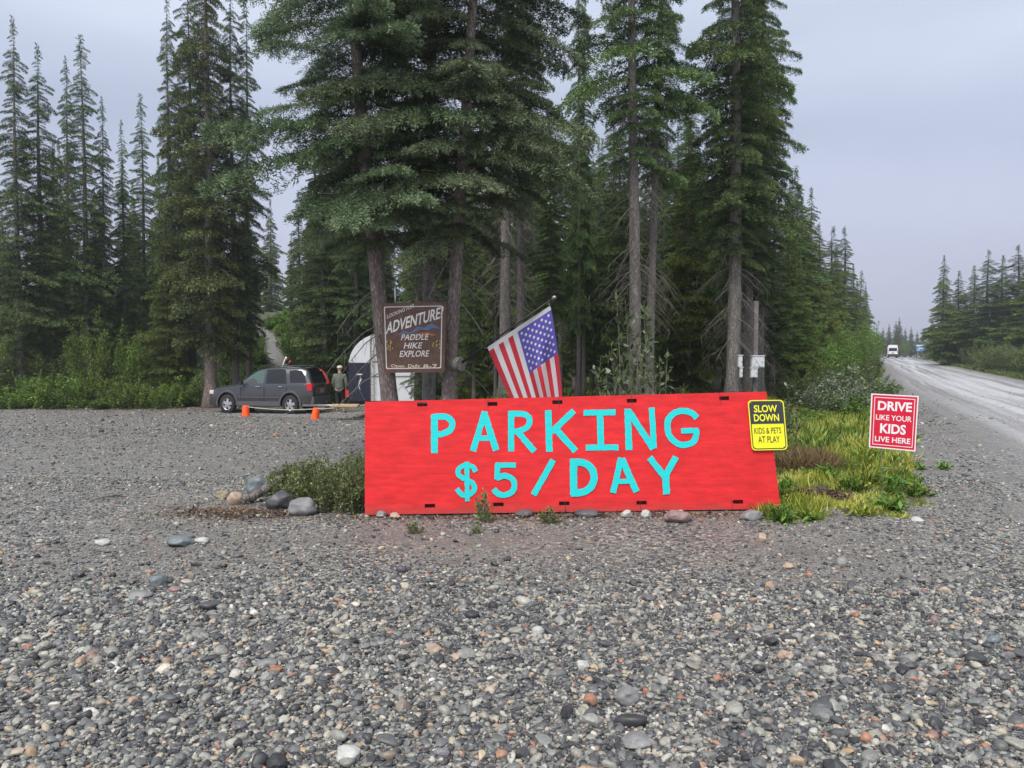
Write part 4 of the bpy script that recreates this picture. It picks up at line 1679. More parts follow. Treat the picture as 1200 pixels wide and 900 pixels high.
for s, t in ((.09, .94), (.9, .94), (.9, .06)):
    sc.tube([SL.f(s, t, .003), SL.f(s, t, .009)], .005, 8)
sc.build("screw", M['metal'], SL.root)

# ---- red yard sign on a wire stake
DR = Panel(at(1021, 461, 8.70), at(1076.5, 464, 8.64), at(1072.5, 529, 8.62), at(1018, 524, 8.68))
DR.root = empty("yard_sign", Vector((DR.bl.x / 2 + DR.br.x / 2, 8.66, gz((DR.bl.x + DR.br.x) / 2, 8.66))), 0,
                "red drive like your kids live here yard sign standing in the grass by the road", "sign")
slab("sheet", [(0, 0), (1, 0), (1, 1), (0, 1)], DR, M['sign_white'], .004, 0)
flat_part("red_field", [[DR.f(s, t, .0050) for s, t in ((.026, .022), (.974, .022), (.974, .978), (.026, .978))]], M['sign_red'], DR.root)
A_ = [(.07, .06), (.93, .06), (.93, .94), (.07, .94)]
B_ = [(.084, .072), (.916, .072), (.916, .928), (.084, .928)]
flat_part("inner_line", ring(A_, B_, DR, .0058), M['sign_white'], DR.root)
text_part("lettering", [("DRIVE", (.15, .70, .87, .87), dict(bold=.03)), ("LIKE YOUR", (.12, .52, .88, .62), dict(bold=.012)),
                        ("KIDS", (.22, .28, .77, .46), dict(bold=.03)), ("LIVE HERE", (.12, .12, .88, .22), dict(bold=.018))], DR, M['sign_white'], .0064)
for s in (.28, .72):
    st_ = MB()
    a = DR.f(s, .3, -.006)
    b = DR.f(s, 0, -.006)
    st_.tube([a, b, Vector((b.x, b.y, -.12))], .0035, 6)
    st_.build("stake_wire", M['metal'], DR.root)
cb_ = MB()
cb_.tube([DR.f(.28, -.35, -.006), DR.f(.72, -.35, -.006)], .003, 6)
cb_.build("cross_wire", M['metal'], DR.root)

# ---- brown wooden hand-lettered sign between the trunks
YA = 12.08
AD = Panel(at(447.5, 355.5, YA), at(523, 354, YA), at(521, 436, YA), at(450.5, 437, YA))
AD.root = empty("adventure_sign", Vector((AD.bl.x / 2 + AD.br.x / 2, YA, AD.bl.z)), 0,
                "brown wooden sign with white hand lettering nailed across two spruce trunks", "sign")
slab("board", rrect(0, 0, 1, 1, .03, .03, 3), AD, M['wood_brown'], .03, 0)
flat_part("white_line", ring(rrect(.035, .055, .945, .95, .02, .02, 2), rrect(.050, .068, .930, .938, .02, .02, 2), AD, .0316), M['hand_white'], AD.root)
mk = MB()
mt = [(.20, .53), (.34, .60), (.44, .575), (.56, .66), (.66, .64), (.78, .70), (.93, .62), (.80, .635), (.72, .60), (.62, .61), (.52, .575), (.42, .555), (.30, .56)]
flat_part("painted_mountains", [[AD.f(s, t, .0320) for s, t in mt]], M['hand_blue'], AD.root)
hl = [(.35, .50), (.5, .545), (.62, .575), (.74, .57), (.86, .53), (.74, .515), (.6, .50)]
flat_part("painted_hills", [[AD.f(s, t, .0326) for s, t in hl]], M['hand_orange'], AD.root)
fl = []
rf = random.Random(3)
for cx, cy in ((.12, .385), (.86, .40)):
    for k in range(9):
        a, r = rf.random() * 6.28, rf.uniform(.02, .08)
        x, y = cx + r * math.cos(a), cy + r * math.sin(a)
        fl += [[AD.f(*p, .0332 + .0002 * k) for p in q_] for q_ in stroke([(x, y), (x + rf.uniform(-.03, .03), y + rf.uniform(.015, .04))], .014)]
flat_part("painted_flowers", fl, M['hand_yellow'], AD.root)
text_part("heading", [("LOOKING FOR", [(.075, .775), (.50, .93), (.51, .985), (.085, .835)], dict(bold=.006)),
                      ("ADVENTURE?", [(.045, .55), (.96, .775), (.965, .945), (.07, .725)], dict(bold=.022, shear=.08))], AD, M['hand_white'], .0342)
text_part("middle_lettering", [("PADDLE", (.29, .465, .74, .55), dict(bold=.012, shear=.25)), ("HIKE", (.33, .345, .64, .43), dict(bold=.012, shear=.25)),
                               ("EXPLORE", (.26, .225, .75, .315), dict(bold=.014, shear=.25))], AD, M['hand_white'], .0350)
text_part("bottom_lettering", [("Open", [(.12, .065), (.34, .062), (.34, .115), (.12, .125)], dict(bold=.012)),
                               ("Daily", [(.40, .055), (.60, .055), (.60, .12), (.40, .12)], dict(bold=.012)),
                               ("8-7", [(.65, .06), (.88, .06), (.88, .115), (.65, .115)], dict(bold=.016))], AD, M['hand_cream'], .0350)
pk = MB()
pk.tube([AD.f(.205, 1.0, -.02), AD.f(.205, 1.22, -.02)], .012, 6)
pk.build("white_stick", M['white'], AD.root)

# ---- flag on a slanting pole
YF = 12.0
p_base, p_tip = at(541, 425, 12.2), at(647, 350.5, 11.5)
FR = empty("flag", p_base, 0, "striped and starred flag hanging from a slanting black pole on the right trunk", "flag")
fb = p_base
pl_ = MB()
pl_.tube([p_base - fb, (p_base + (p_tip - p_base) * .5) - fb, p_tip - fb], [.016, .015, .013], 8)
pl_.build("pole", M['black'], FR)
fi = MB()
d = (p_tip - p_base).normalized()
fi.tube([p_tip - fb, p_tip - fb + d * .03, p_tip - fb + d * .06, p_tip - fb + d * .075], [.02, .034, .03, .008], 10)
fi.build("finial", M['metal'], FR)


def flag_pt(s, t, off=0.0):
    """s 0 bottom stripe end .. 1 canton end of the hoist; t 0 hoist .. 1 fly end"""
    px = 571 + s * 74
    py = 407 - s * 49
    # fly ends: bottom edge falls (55,125) px, top edge falls (16,137) px
    gx_, gy_ = 56 * (1 - s) + 16 * s, 128 * (1 - s) + 140 * s
    # gathered folds towards the right
    fold = smooth(.30, .9, t) * smooth(.45, 1.0, s)
    px2 = px + gx_ * t - 6 * float(fold) * (1 - s) + 10 * float(smooth(.6, 1, s)) * t * (1 - t)
    py2 = py + gy_ * t
    Yd = 12.15 - .62 * s - .05 * math.sin(s * 9 + 2.5 * t) * min(1, t * 4) - .15 * math.sin((s - .58) * 15 + t * 2.0) * float(smooth(.10, .5, t)) * float(smooth(.3, .7, s))
    return at(px2, py2, Yd - off)


t_ = NT("flag_cloth")
uvn = t_.new("ShaderNodeUVMap").outputs[0]
sx = t_.new("ShaderNodeSeparateXYZ")
t_.l.new(uvn, sx.inputs[0])
U_, V_ = sx.outputs[0], sx.outputs[1]
st2 = t_.math('MODULO', t_.math('MULTIPLY', V_, 6.5), 1.0)
isred = t_.math('LESS_THAN', st2, .5)
c = t_.mix(isred, (.82, .82, .85), (.70, .04, .06))
canton = t_.math('MULTIPLY', t_.math('LESS_THAN', U_, .40), t_.math('GREATER_THAN', V_, 6 / 13))
c = t_.mix(canton, c, (.13, .11, .50))
hoistband = t_.math('LESS_THAN', U_, .035)
c = t_.mix(hoistband, c, (.72, .72, .74))
tr2 = t_.new("ShaderNodeBsdfTranslucent")
t_.l.new(c, tr2.inputs["Color"])
ms = t_.new("ShaderNodeMixShader")
ms.inputs[0].default_value = .3
t_.val(c, t_.b.inputs["Base Color"])
t_.b.inputs["Roughness"].default_value = .7
t_.l.new(t_.b.outputs[0], ms.inputs[1])
t_.l.new(tr2.outputs[0], ms.inputs[2])
t_.l.new(ms.outputs[0], t_.out.inputs[0])
NS, NTT = 39, 40
V, F, UVS = [], [], []
for i in range(NS + 1):
    for j in range(NTT + 1):
        s, t = i / NS, j / NTT
        V.append(flag_pt(s, t) - fb)
        UVS.append((t, s * .999))
for i in range(NS):
    for j in range(NTT):
        a = i * (NTT + 1) + j
        F.append((a, a + 1, a + NTT + 2, a + NTT + 1))
me = np_mesh("cloth", [tuple(v) for v in V], F, smooth_=True)
ul = me.uv_layers.new(name="UVMap")
ul.data.foreach_set("uv", np.array(UVS, np.float32)[np.array(F).ravel()].ravel())
me.update()
link_mesh("cloth", me, t_.m, FR)
stars = MB()
for r_ in range(9):
    for c_ in range(6 if r_ % 2 == 0 else 5):
        # the canton: nine rows across the hoist, columns along the fly
        s = 6 / 13 + (7 / 13) * (r_ + 1) / 10
        t = .035 + .365 * ((c_ + .5 + (0 if r_ % 2 == 0 else .5)) / 6)
        for side in (.006, -.006):
            pts = []
            for k in range(10):
                a = PI / 2 + k * PI / 5
                rr = .030 if k % 2 == 0 else .0125
                pts.append(flag_pt(s + rr * math.cos(a) / 1.18, t + rr * math.sin(a) / 1.83, side) - fb)
            stars.add(pts + [flag_pt(s, t, side) - fb], [(k, (k + 1) % 10, 10) for k in range(10)])
stars.build("canton_stars", M['sign_white'], FR)
for s in (.0, 1.0):
    cl_ = MB()
    a = flag_pt(s, .01) - fb
    q0 = p_base - fb
    dd = d
    b = q0 + dd * ((a - q0).dot(dd))
    cl_.tube([a, b], .006, 6)
    cl_.build("clip", M['metal'], FR)
# stub of a branch that carries the pole
sb = MB()
c0 = at(531, 427, 12.3)
c1 = at(541, 427, 12.18)
sb.tube([c0, c0.lerp(c1, .5), c1], [.10, .12, .105], 10)
o = sb.build("pole_bracket_log", M['bark_grey'])
tag(o, "short sawn log block on the right trunk holding the flag pole", "log")

# ---- white boxes by the trunks behind the board


def box_between(name, x0, y0, x1, y1, Y, dep, mat, label, parent=None):
    a, b = at(x0, y1, Y), at(x1, y0, Y)
    m_ = MB()
    w, h_ = b.x - a.x, b.z - a.z
    m_.box((0, dep / 2, h_ / 2), (w, dep, h_))
    m_.box((0, dep / 2 - .004, h_ + .012), (w + .03, dep + .03, .022))
    r_ = empty(name, ((a.x + b.x) / 2, Y, a.z), 0, label, "box")
    m_.build("case", mat, r_, .006)
    dm_ = MB()
    dm_.box((0, -.006, h_ / 2), (w * .86, .01, h_ * .84))
    dm_.build("cover", mat, r_, .003)
    k_ = MB()
    k_.tube([(w * .3, -.012, h_ * .5), (w * .3, -.03, h_ * .5)], .012, 8)
    k_.build("latch", M['metal'], r_)
    return r_


box_between("utility_box", 865.3, 417, 870.3, 430, 18.6, .1, M['white'], "narrow upper white box between the two grey trunks behind the board")
box_between("utility_box", 867, 431, 870.5, 442.5, 18.6, .08, M['white'], "thin lower white box under the narrow one between the trunks")
box_between("utility_box", 881, 417.5, 896, 430.5, 18.5, .12, M['white'], "largest white box on the right, level with the narrow upper one")
box_between("utility_box", 880, 432, 888, 442.5, 18.5, .1, M['white'], "square white box under the largest one right of the trunks")
po = MB()
pa = at(885, 450, 18.68)
po.box((0, 0, 0), (.1, .1, 2.9))
o = po.build("post", M['bark_grey'])
o.location = (pa.x, 18.7, gz(pa.x, 18.7) + 1.2)
tag(o, "grey wooden post carrying the white boxes right of the trunks", "post")


# ------------------------------------------------------------------ rocks, logs, sticks
def rock_mesh(seed, sx_, sy_, sz_, cuts=9, rough_=.14):
    rng = random.Random(seed)
    bm = bmesh.new()
    bmesh.ops.create_icosphere(bm, subdivisions=4, radius=1)
    pl2 = []
    for _ in range(cuts):
        dd_ = Vector((rng.gauss(0, 1), rng.gauss(0, 1), rng.gauss(0, .9))).normalized()
        pl2.append((dd_, rng.uniform(.66, .93)))
    from mathutils import noise as mn
    for v in bm.verts:
        for dd_, k_ in pl2:
            s_ = v.co.dot(dd_)
            if s_ > k_:
                v.co -= dd_ * (s_ - k_) * .85
        v.co *= 1 + rough_ * mn.noise(v.co * 1.7 + Vector((seed, 0, 0))) + rough_ * .4 * mn.noise(v.co * 5 + Vector((seed, 3, 0)))
        v.co = Vector((v.co.x * sx_, v.co.y * sy_, v.co.z * sz_))
    me_ = bpy.data.meshes.new("rock")
    bm.to_mesh(me_)
    bm.free()
    me_.polygons.foreach_set("use_smooth", [True] * len(me_.polygons))
    return me_


def rock(name, px, py, wpx, hpx, mat, label, seed, rz=0, tilt=0, cat="rock", group=None, deep=1.0):
    """px, py: the middle of its foot in the picture; sizes in picture pixels"""
    p = on_ground(px, py)
    k_ = p.y / 900
    w, h_ = wpx * k_ / 2, hpx * k_
    o_ = link_mesh(name, rock_mesh(seed, w, w * .8 * deep, h_ * .62), M[mat])
    o_.location = (p.x, p.y + w * .5, p.z + h_ * .36)
    o_.rotation_euler = (R(tilt * .3), R(tilt), rz)
    return tag(o_, label, cat, group)


BG = "boulders and stones left of the board"
rock("boulder", 301, 583, 31, 25, 'rock_blue', "blue-grey upright boulder behind the tan stone at the left end of the bush", 1, .3, 8)
rock("stone", 274, 592, 21, 15, 'rock_tan', "tan rounded stone left of the dark log end", 2, 1)
rock("stone", 259, 585, 18, 10, 'rock_yellow', "yellowish lichen-covered stone leftmost beside the tan stone", 3)
rock("boulder", 326, 597, 34, 21, 'rock_dark', "dark smooth boulder left of the greyer one under the bush", 4, .4, 4, deep=1.1)
rock("boulder", 353, 604, 38, 21, 'rock_grey', "grey rounded boulder in front of the bush, right of the darker one", 5, .2, -4, deep=1.1)
rock("stone", 735, 607, 15, 9, 'rock_white', "white angular stone at the foot of the board below the letters A and Y", 6)
rock("stone", 757, 607, 15, 9, 'rock_white', "rounded whitish stone next to the angular white one at the foot of the board", 7, 1)
rock("stone", 796, 613, 32, 15, 'rock_pink', "pinkish grey rock at the right part of the board's foot", 8, .2)
rock("stone", 882, 610, 30, 12, 'rock_grey', "grey stone under the right end of the board", 9)
rock("stone", 690, 606, 34, 8, 'rock_dark', "low dark stone under the board between the slash and the D", 10)
rock("stone", 615, 606, 24, 8, 'rock_dark', "low dark stone under the board below the number", 11)
rock("stone", 462, 608, 14, 7, 'rock_tan', "small tan stone at the left foot of the board", 12)
rock("stone", 446, 607, 14, 8, 'rock_grey', "small grey stone at the left corner of the board", 13)
rock("stone", 922, 776, 20, 12, 'rock_tan', "yellowish block of stone in the gravel right of centre", 14, .4)
rock("stone", 738, 828, 34, 20, 'rock_grey', "flat pale grey stone in the foreground gravel", 15, .8, 10)
rock("stone", 966, 838, 30, 13, 'rock_dark', "flat dark slate piece in the foreground gravel right of centre", 16, .2, 5)
rock("stone", 692, 829, 18, 13, 'rock_rust', "small rust-red stone left of the flat pale grey stone", 17)
rock("stone", 182, 688, 22, 14, 'rock_blue', "dark blue-grey stone alone in the left gravel", 18, .4)
rock("stone", 203, 695, 14, 7, 'rock_pink', "small reddish stone beside the dark blue-grey one", 19)
rock("stone", 209, 641, 34, 12, 'rock_blue', "broad flat bluish stone far left of the board", 20, .2, 4)
rock("stone", 234, 638, 18, 8, 'rock_white', "pale stones heaped right of the broad flat bluish one", 21)
rock("stone", 118, 640, 18, 8, 'rock_white', "pale stone at the left, level with the flat bluish one", 22)
rock("stone", 160, 703, 34, 8, 'rock_grey', "flat grey stone just below the dark blue-grey one", 23)
rock("stone", 406, 895, 32, 18, 'rock_white', "pale speckled stone at the bottom edge of the photo left of centre", 24)
rock("stone", 310, 785, 26, 10, 'rock_grey', "flat grey stone in the middle of the left gravel", 25)
rock("stone", 322, 792, 18, 10, 'rock_rust', "orange-brown stone in the left foreground gravel", 26, .5)
rock("stone", 534, 776, 14, 8, 'rock_tan', "small orange-tan stone in the middle foreground gravel", 27)
rock("stone", 508, 768, 18, 12, 'rock_tan', "pale tan stone left of the orange-tan one in the middle gravel", 28)
rock("stone", 748, 880, 40, 16, 'rock_grey', "long flat greenish grey stone near the bottom right of centre", 29, .3)
rock("stone", 1166, 757, 16, 11, 'rock_blue', "blue-grey stone in the gravel at the right edge", 30)
rock("stone", 470, 672, 12, 9, 'rock_dark', "small dark stone in the gravel below the left end of the board", 31)
rock("stone", 894, 636, 14, 11, 'rock_tan', "small brownish stone standing below the right end of the board", 32)
rock("stone", 943, 553, 17, 7, 'rock_rust', "flat rusty piece of rock in the grass left below the red yard sign", 33, .1)
rock("stone", 925, 668, 14, 7, 'rock_tan', "small tan stone in the gravel right below the board", 34)
rock("stone", 683, 787, 18, 12, 'rock_white', "whitish stone in the foreground gravel below the board's middle", 35)
rock("stone", 630, 746, 15, 11, 'rock_white', "round pale stone in the gravel under the letters of the board", 36)
rock("stone", 842, 731, 15, 11, 'rock_tan', "round cream stone in the gravel below the right part of the board", 37)
rock("stone", 1077, 612, 15, 6, 'rock_white', "white stone at the edge of the verge near the road", 38)
rock("stone", 1073, 578, 13, 6, 'rock_pink', "pink-white stone in the verge right of the bare soil", 39)
for i, (px, py, w, h_) in enumerate([(200, 461, 9, 5), (206, 463, 7, 4), (213, 465, 10, 4), (225, 465, 9, 3), (190, 461, 6, 3), (172, 459, 8, 4)]):
    rock("stone", px, py, w, h_, 'rock_grey', "pale stone in the row at the edge of the lot left of the olive spruce", 50 + i, group="stones at the edge of the lot")


def log(px0, py0, px1, py1, lift0, lift1, r0, r1, label, mat, Y=None):
    a = on_ground(px0, py0)
    b = on_ground(px1, py1)
    a = a + Vector((0, 0, lift0))
    b = b + Vector((0, 0, lift1))
    m_ = MB()
    P = [a.lerp(b, s) - a + Vector((0, .01 * math.sin(s * 7), .015 * math.sin(s * 9))) for s in (0, .25, .5, .75, 1)]
    m_.tube(P, [r0 * .8, r0, (r0 + r1) / 2, r1, r1 * .8], 12)
    o_ = m_.build("log", M[mat])
    o_.location = a
    return tag(o_, label, "log")


log(284, 592, 305, 588, .05, .09, .045, .05, "short dark log end lying between the tan stone and the boulders", 'bark')
log(306, 588, 334, 580, .10, .20, .055, .065, "brown weathered log leaning up behind the dark boulder", 'bark')
st3 = MB()
a, b = on_ground(108, 588), on_ground(148, 584)
st3.tube([(0, 0, 0), (b - a) * .3 + Vector((0, .02, .02)), (b - a) * .7 + Vector((0, -.02, .03)), b - a], [.006, .014, .014, .004], 6)
o = st3.build("stick", M['bark'])
o.location = a + Vector((0, 0, .02))
tag(o, "dark dead stick lying alone on the gravel at the left", "stick")

# twiggy brush pile behind the board, left of the flag's foot
br_ = MB()
for i in range(160):
    a = Vector((rf.gauss(0, .6), rf.gauss(0, .35), rf.uniform(0, .25)))
    b = a + Vector((rf.gauss(0, .45), rf.gauss(0, .3), rf.uniform(.0, .35)))
    br_.tube([a, a.lerp(b, .5) + Vector((0, 0, .05)), b], [.009, .006, .002], 3, cap=False)
o = br_.build("brush_pile", M['dead'])
o.location = (-.15, 13.2, gz(-.15, 13.2))
tag(o, "heap of dead grey branches on the ground below the flag", "brush pile")

# ------------------------------------------------------------------ the parked car
M['car_paint'] = flat("dark_grey_car_paint", (.060, .062, .068), .22, .05)
M['car_paint'].node_tree.nodes["Principled BSDF"].inputs["Metallic"].default_value = .35
M['car_paint'].node_tree.nodes["Principled BSDF"].inputs["Coat Weight"].default_value = .7
M['car_clad'] = flat("grey_lower_cladding", (.085, .085, .09), .45, .1)
M['glass'] = flat("tinted_glass", (.012, .015, .018), .06, .02)
M['glass_green'] = flat("greenish_glass", (.07, .12, .11), .06, .1)
M['tyre'] = flat("tyre_rubber", (.022, .022, .022), .85, .15)
M['rim'] = flat("alloy_rim", (.55, .56, .58), .3, .1, .7)
M['tail'] = flat("red_lamp_glass", (.60, .02, .03), .2, .1)
M['head'] = flat("clear_lamp_glass", (.62, .58, .50), .15, .1)
M['chrome'] = flat("chrome", (.7, .7, .72), .15, .05, 1)
M['plate'] = flat("number_plate", (.30, .22, .18), .5, .3, scale=30)
M['rust_tint'] = flat("dusty_brown_film", (.10, .07, .06), .6, .4, scale=10)
M['van_white'] = flat("white_van_paint", (.74, .75, .76), .3, .03)
M['orange'] = flat("orange_plastic", (.85, .10, .01), .45, .1)
M['rope'] = flat("pale_rope", (.42, .38, .32), .85, .2)
M['navy'] = flat("navy_panel", (.012, .016, .035), .4, .2)
M['trailer'] = flat("white_trailer_skin", (.60, .62, .65), .4, .08, scale=3)
M['timber'] = flat("pale_timber", (.46, .34, .20), .7, .25, scale=14)
M['asphalt'] = flat("smooth_grey_strip", (.20, .195, .19), .5, .2, scale=5, bump=.2)


def loft(m_, secs):
    """secs: list of rings (same count) of 3D points, closed at both ends"""
    k_ = len(secs[0])
    V = [p for s_ in secs for p in s_]
    F = []
    for i in range(len(secs) - 1):
        for j in range(k_):
            F.append((i * k_ + j, i * k_ + (j + 1) % k_, (i + 1) * k_ + (j + 1) % k_, (i + 1) * k_ + j))
    F.append(tuple(range(k_)))
    F.append(tuple(range(len(V) - k_, len(V)))[::-1])
    m_.add(V, F, True)


def cut_arches(o_, xs_, z_, r_, w_):
    """round wheel openings cut from the body"""
    cutters = []
    for x in xs_:
        c_ = MB()
        c_.tube([(x, -w_, z_), (x, w_, z_)], r_, 28, sm=False)
        cutters.append(c_.build("arch_cutter", None))
    for c_ in cutters:
        md_ = o_.modifiers.new("arch", 'BOOLEAN')
        md_.object = c_
        md_.operation = 'DIFFERENCE'
        md_.solver = 'EXACT'
    bpy.context.view_layer.update()
    dg = bpy.context.evaluated_depsgraph_get()
    me_ = bpy.data.meshes.new_from_object(o_.evaluated_get(dg))
    o_.modifiers.clear()
    o_.data = me_
    for c_ in cutters:
        bpy.data.objects.remove(c_)


def wheel(parent, x, y, z, r_, side, spokes=5, mat_t='tyre', mat_r='rim'):
    w_ = empty("wheel", (x, y, z))
    w_.parent = parent
    t2 = MB()
    P = [(-.11, r_ * .62), (-.115, r_ * .9), (-.09, r_ * .985), (0, r_), (.09, r_ * .985), (.115, r_ * .9), (.11, r_ * .62)]
    n_ = 28
    V = [(rr * math.cos(2 * PI * k_ / n_), yy, rr * math.sin(2 * PI * k_ / n_)) for yy, rr in P for k_ in range(n_)]
    F = [(i * n_ + k_, i * n_ + (k_ + 1) % n_, (i + 1) * n_ + (k_ + 1) % n_, (i + 1) * n_ + k_) for i in range(len(P) - 1) for k_ in range(n_)]
    t2.add(V, F, True)
    t2.build("tyre", M[mat_t], w_)
    m_ = MB()
    # dish
    m_.tube([(0, side * -.06, 0), (0, side * .03, 0)], r_ * .60, 24)
    o_ = m_.build("hub_well", M['black'], w_)
    rm = MB()
    V = [(rr * math.cos(2 * PI * k_ / n_), side * yy, rr * math.sin(2 * PI * k_ / n_)) for yy, rr in ((.03, r_ * .66), (.10, r_ * .655), (.10, r_ * .59), (.03, r_ * .57)) for k_ in range(n_)]
    F = [(i * n_ + k_, i * n_ + (k_ + 1) % n_, (i + 1) * n_ + (k_ + 1) % n_, (i + 1) * n_ + k_) for i in range(3) for k_ in range(n_)]
    rm.add(V, F, True)
    for k_ in range(spokes):
        a_ = 2 * PI * k_ / spokes + .4
        ca, sa = math.cos(a_), math.sin(a_)
        for dd_ in (1,):
            p0 = Vector((ca * r_ * .1, side * .09, sa * r_ * .1))
            p1 = Vector((ca * r_ * .6, side * .075, sa * r_ * .6))
            u = Vector((-sa, 0, ca))
            V = [p0 + u * .045, p0 - u * .045, p1 - u * .06, p1 + u * .06]
            V += [v_ - Vector((0, side * .04, 0)) for v_ in V]
            rm.add(V, [(0, 1, 2, 3), (7, 6, 5, 4), (0, 4, 5, 1), (1, 5, 6, 2), (2, 6, 7, 3), (3, 7, 4, 0)])
    rm.tube([(0, side * .05, 0), (0, side * .105, 0)], r_ * .16, 14)
    rm.build("rim", M[mat_r], w_)
    return w_


car = empty("parked_car", (0, 0, 0), 0, "dark grey suv parked side-on at the left of the lot, nose to the left", "car")
# lower body, sections front to rear: x, z bottom, z shoulder, half width, crown height
SEC = [(2.30, .40, .66, .62, .70), (2.26, .32, .78, .76, .84), (2.10, .27, .86, .855, .95), (1.75, .26, .93, .90, 1.02), (1.25, .26, .98, .905, 1.08), (.95, .26, 1.00, .905, 1.12),
       (.5, .26, 1.01, .905, 1.10), (-.6, .26, 1.03, .905, 1.10), (-1.5, .27, 1.06, .905, 1.12), (-2.0, .30, 1.07, .89, 1.13), (-2.22, .34, 1.05, .85, 1.12), (-2.33, .42, .98, .80, 1.06)]
secs = []
for x, zb, zs, w, zc in SEC:
    half = [(w * .90, zb), (w * .985, zb + .12), (w, zb + (zs - zb) * .45), (w * .985, zs - .10), (w * .955, zs), (w * .80, zs + (zc - zs) * .7), (w * .4, zc)]
    ring_ = [(x, y, z) for y, z in half] + [(x, -y, z) for y, z in half[::-1]]
    secs.append(ring_)
b_ = MB()
loft(b_, secs)
body = b_.build("body", M['car_paint'], car)
cut_arches(body, (1.42, -1.38), .36, .425, 2)
body.data.polygons.foreach_set("use_smooth", [True] * len(body.data.polygons))
body.data.set_sharp_from_angle(angle=R(38)) if hasattr(body.data, "set_sharp_from_angle") else None
ib = MB()
ib.box((0, 0, .62), (4.1, 1.35, .6))
ib.build("underbody", M['black'], car)
# greenhouse: x, z top, half width at top, half width at belt
GS = [(1.02, 1.06, .78, .80), (.60, 1.33, .72, .83), (.30, 1.52, .67, .845), (.02, 1.625, .645, .85), (-.4, 1.675, .64, .85), (-1.0, 1.69, .64, .85), (-1.6, 1.665, .63, .845),
      (-1.95, 1.63, .61, .83), (-2.06, 1.52, .63, .82), (-2.24, 1.10, .74, .79)]
secs = []
for x, zt, wt, wb in GS:
    zb = 1.02
    half = [(wb, zb), (wb + (wt - wb) * .55, zb + (zt - zb) * .55), (wt, zt - min(.05, (zt - zb) * .3)), (wt * .86, zt), (wt * .3, zt + .015)]
    secs.append([(x, y, z) for y, z in half] + [(x, -y, z) for y, z in half[::-1]])
g_ = MB()
loft(g_, secs)
cab = g_.build("cabin", M['car_paint'], car)
cab.data.set_sharp_from_angle(angle=R(42)) if hasattr(cab.data, "set_sharp_from_angle") else None


def side_y(x, z):
    xs_ = [g__[0] for g__ in GS][::-1]
    zt = float(np.interp(x, xs_, [g__[1] for g__ in GS][::-1]))
    wt = float(np.interp(x, xs_, [g__[2] for g__ in GS][::-1]))
    wb = float(np.interp(x, xs_, [g__[3] for g__ in GS][::-1]))
    f = (z - 1.02) / max(zt - .05 - 1.02, .05)
    return wb + (wt - wb) * f


def side_window(pts, mat, name="window"):
    for sd in (1, -1):
        m_ = MB()
        # subdivide the outline into a fan on the curved side
        cxm = sum(p[0] for p in pts) / len(pts)
        czm = sum(p[1] for p in pts) / len(pts)
        V = [(x, sd * (side_y(x, z) + .012), z) for x, z in pts] + [(cxm, sd * (side_y(cxm, czm) + .016), czm)]
        V += [(x, sd * (side_y(x, z) - .03), z) for x, z in pts]
        n_ = len(pts)
        F = [(i, (i + 1) % n_, n_) for i in range(n_)] + [(i, (i + 1) % n_, n_ + 1 + (i + 1) % n_, n_ + 1 + i) for i in range(n_)]
        m_.add(V, F)
        m_.build(name, mat, car)


side_window([(.78, 1.10), (.45, 1.36), (.22, 1.49), (-.02, 1.57), (-.18, 1.59), (-.18, 1.10)], M['glass_green'])
side_window([(-.28, 1.10), (-.28, 1.595), (-.6, 1.61), (-1.0, 1.615), (-1.10, 1.56), (-1.20, 1.10)], M['glass'])
side_window([(-1.36, 1.13), (-1.26, 1.56), (-1.5, 1.585), (-1.78, 1.56), (-1.96, 1.35), (-2.05, 1.13)], M['glass'])
m_ = MB()
V = [(.96, y, 1.125) for y in (-.70, .70)] + [(.10, y, 1.615) for y in (.58, -.58)]
V = [Vector(v_) + Vector((.02, 0, .02)) for v_ in V]
m_.add(V + [v_ - Vector((.03, 0, .03)) for v_ in V], [(0, 1, 2, 3), (7, 6, 5, 4), (0, 4, 5, 1), (1, 5, 6, 2), (2, 6, 7, 3), (3, 7, 4, 0)])
m_.build("windshield", M['glass'], car)
m_ = MB()
V = [(-2.222, y, 1.16) for y in (-.66, .66)] + [(-2.065, y, 1.53) for y in (.56, -.56)]
V = [Vector(v_) + Vector((-.022, 0, .01)) for v_ in V]
m_.add(V + [v_ + Vector((.03, 0, -.01)) for v_ in V], [(0, 1, 2, 3), (7, 6, 5, 4), (0, 4, 5, 1), (1, 5, 6, 2), (2, 6, 7, 3), (3, 7, 4, 0)])
rw = m_.build("rear_window", M['glass'], car)
m_ = MB()
m_.tube([(-2.262, -.1, 1.19), (-2.17, .38, 1.36)], .008, 5)
m_.build("wiper", M['black'], rw)
m_ = MB()
m_.box((-2.02, 0, 1.665), (.26, 1.14, .035))
m_.build("spoiler", M['car_paint'], car, .01)
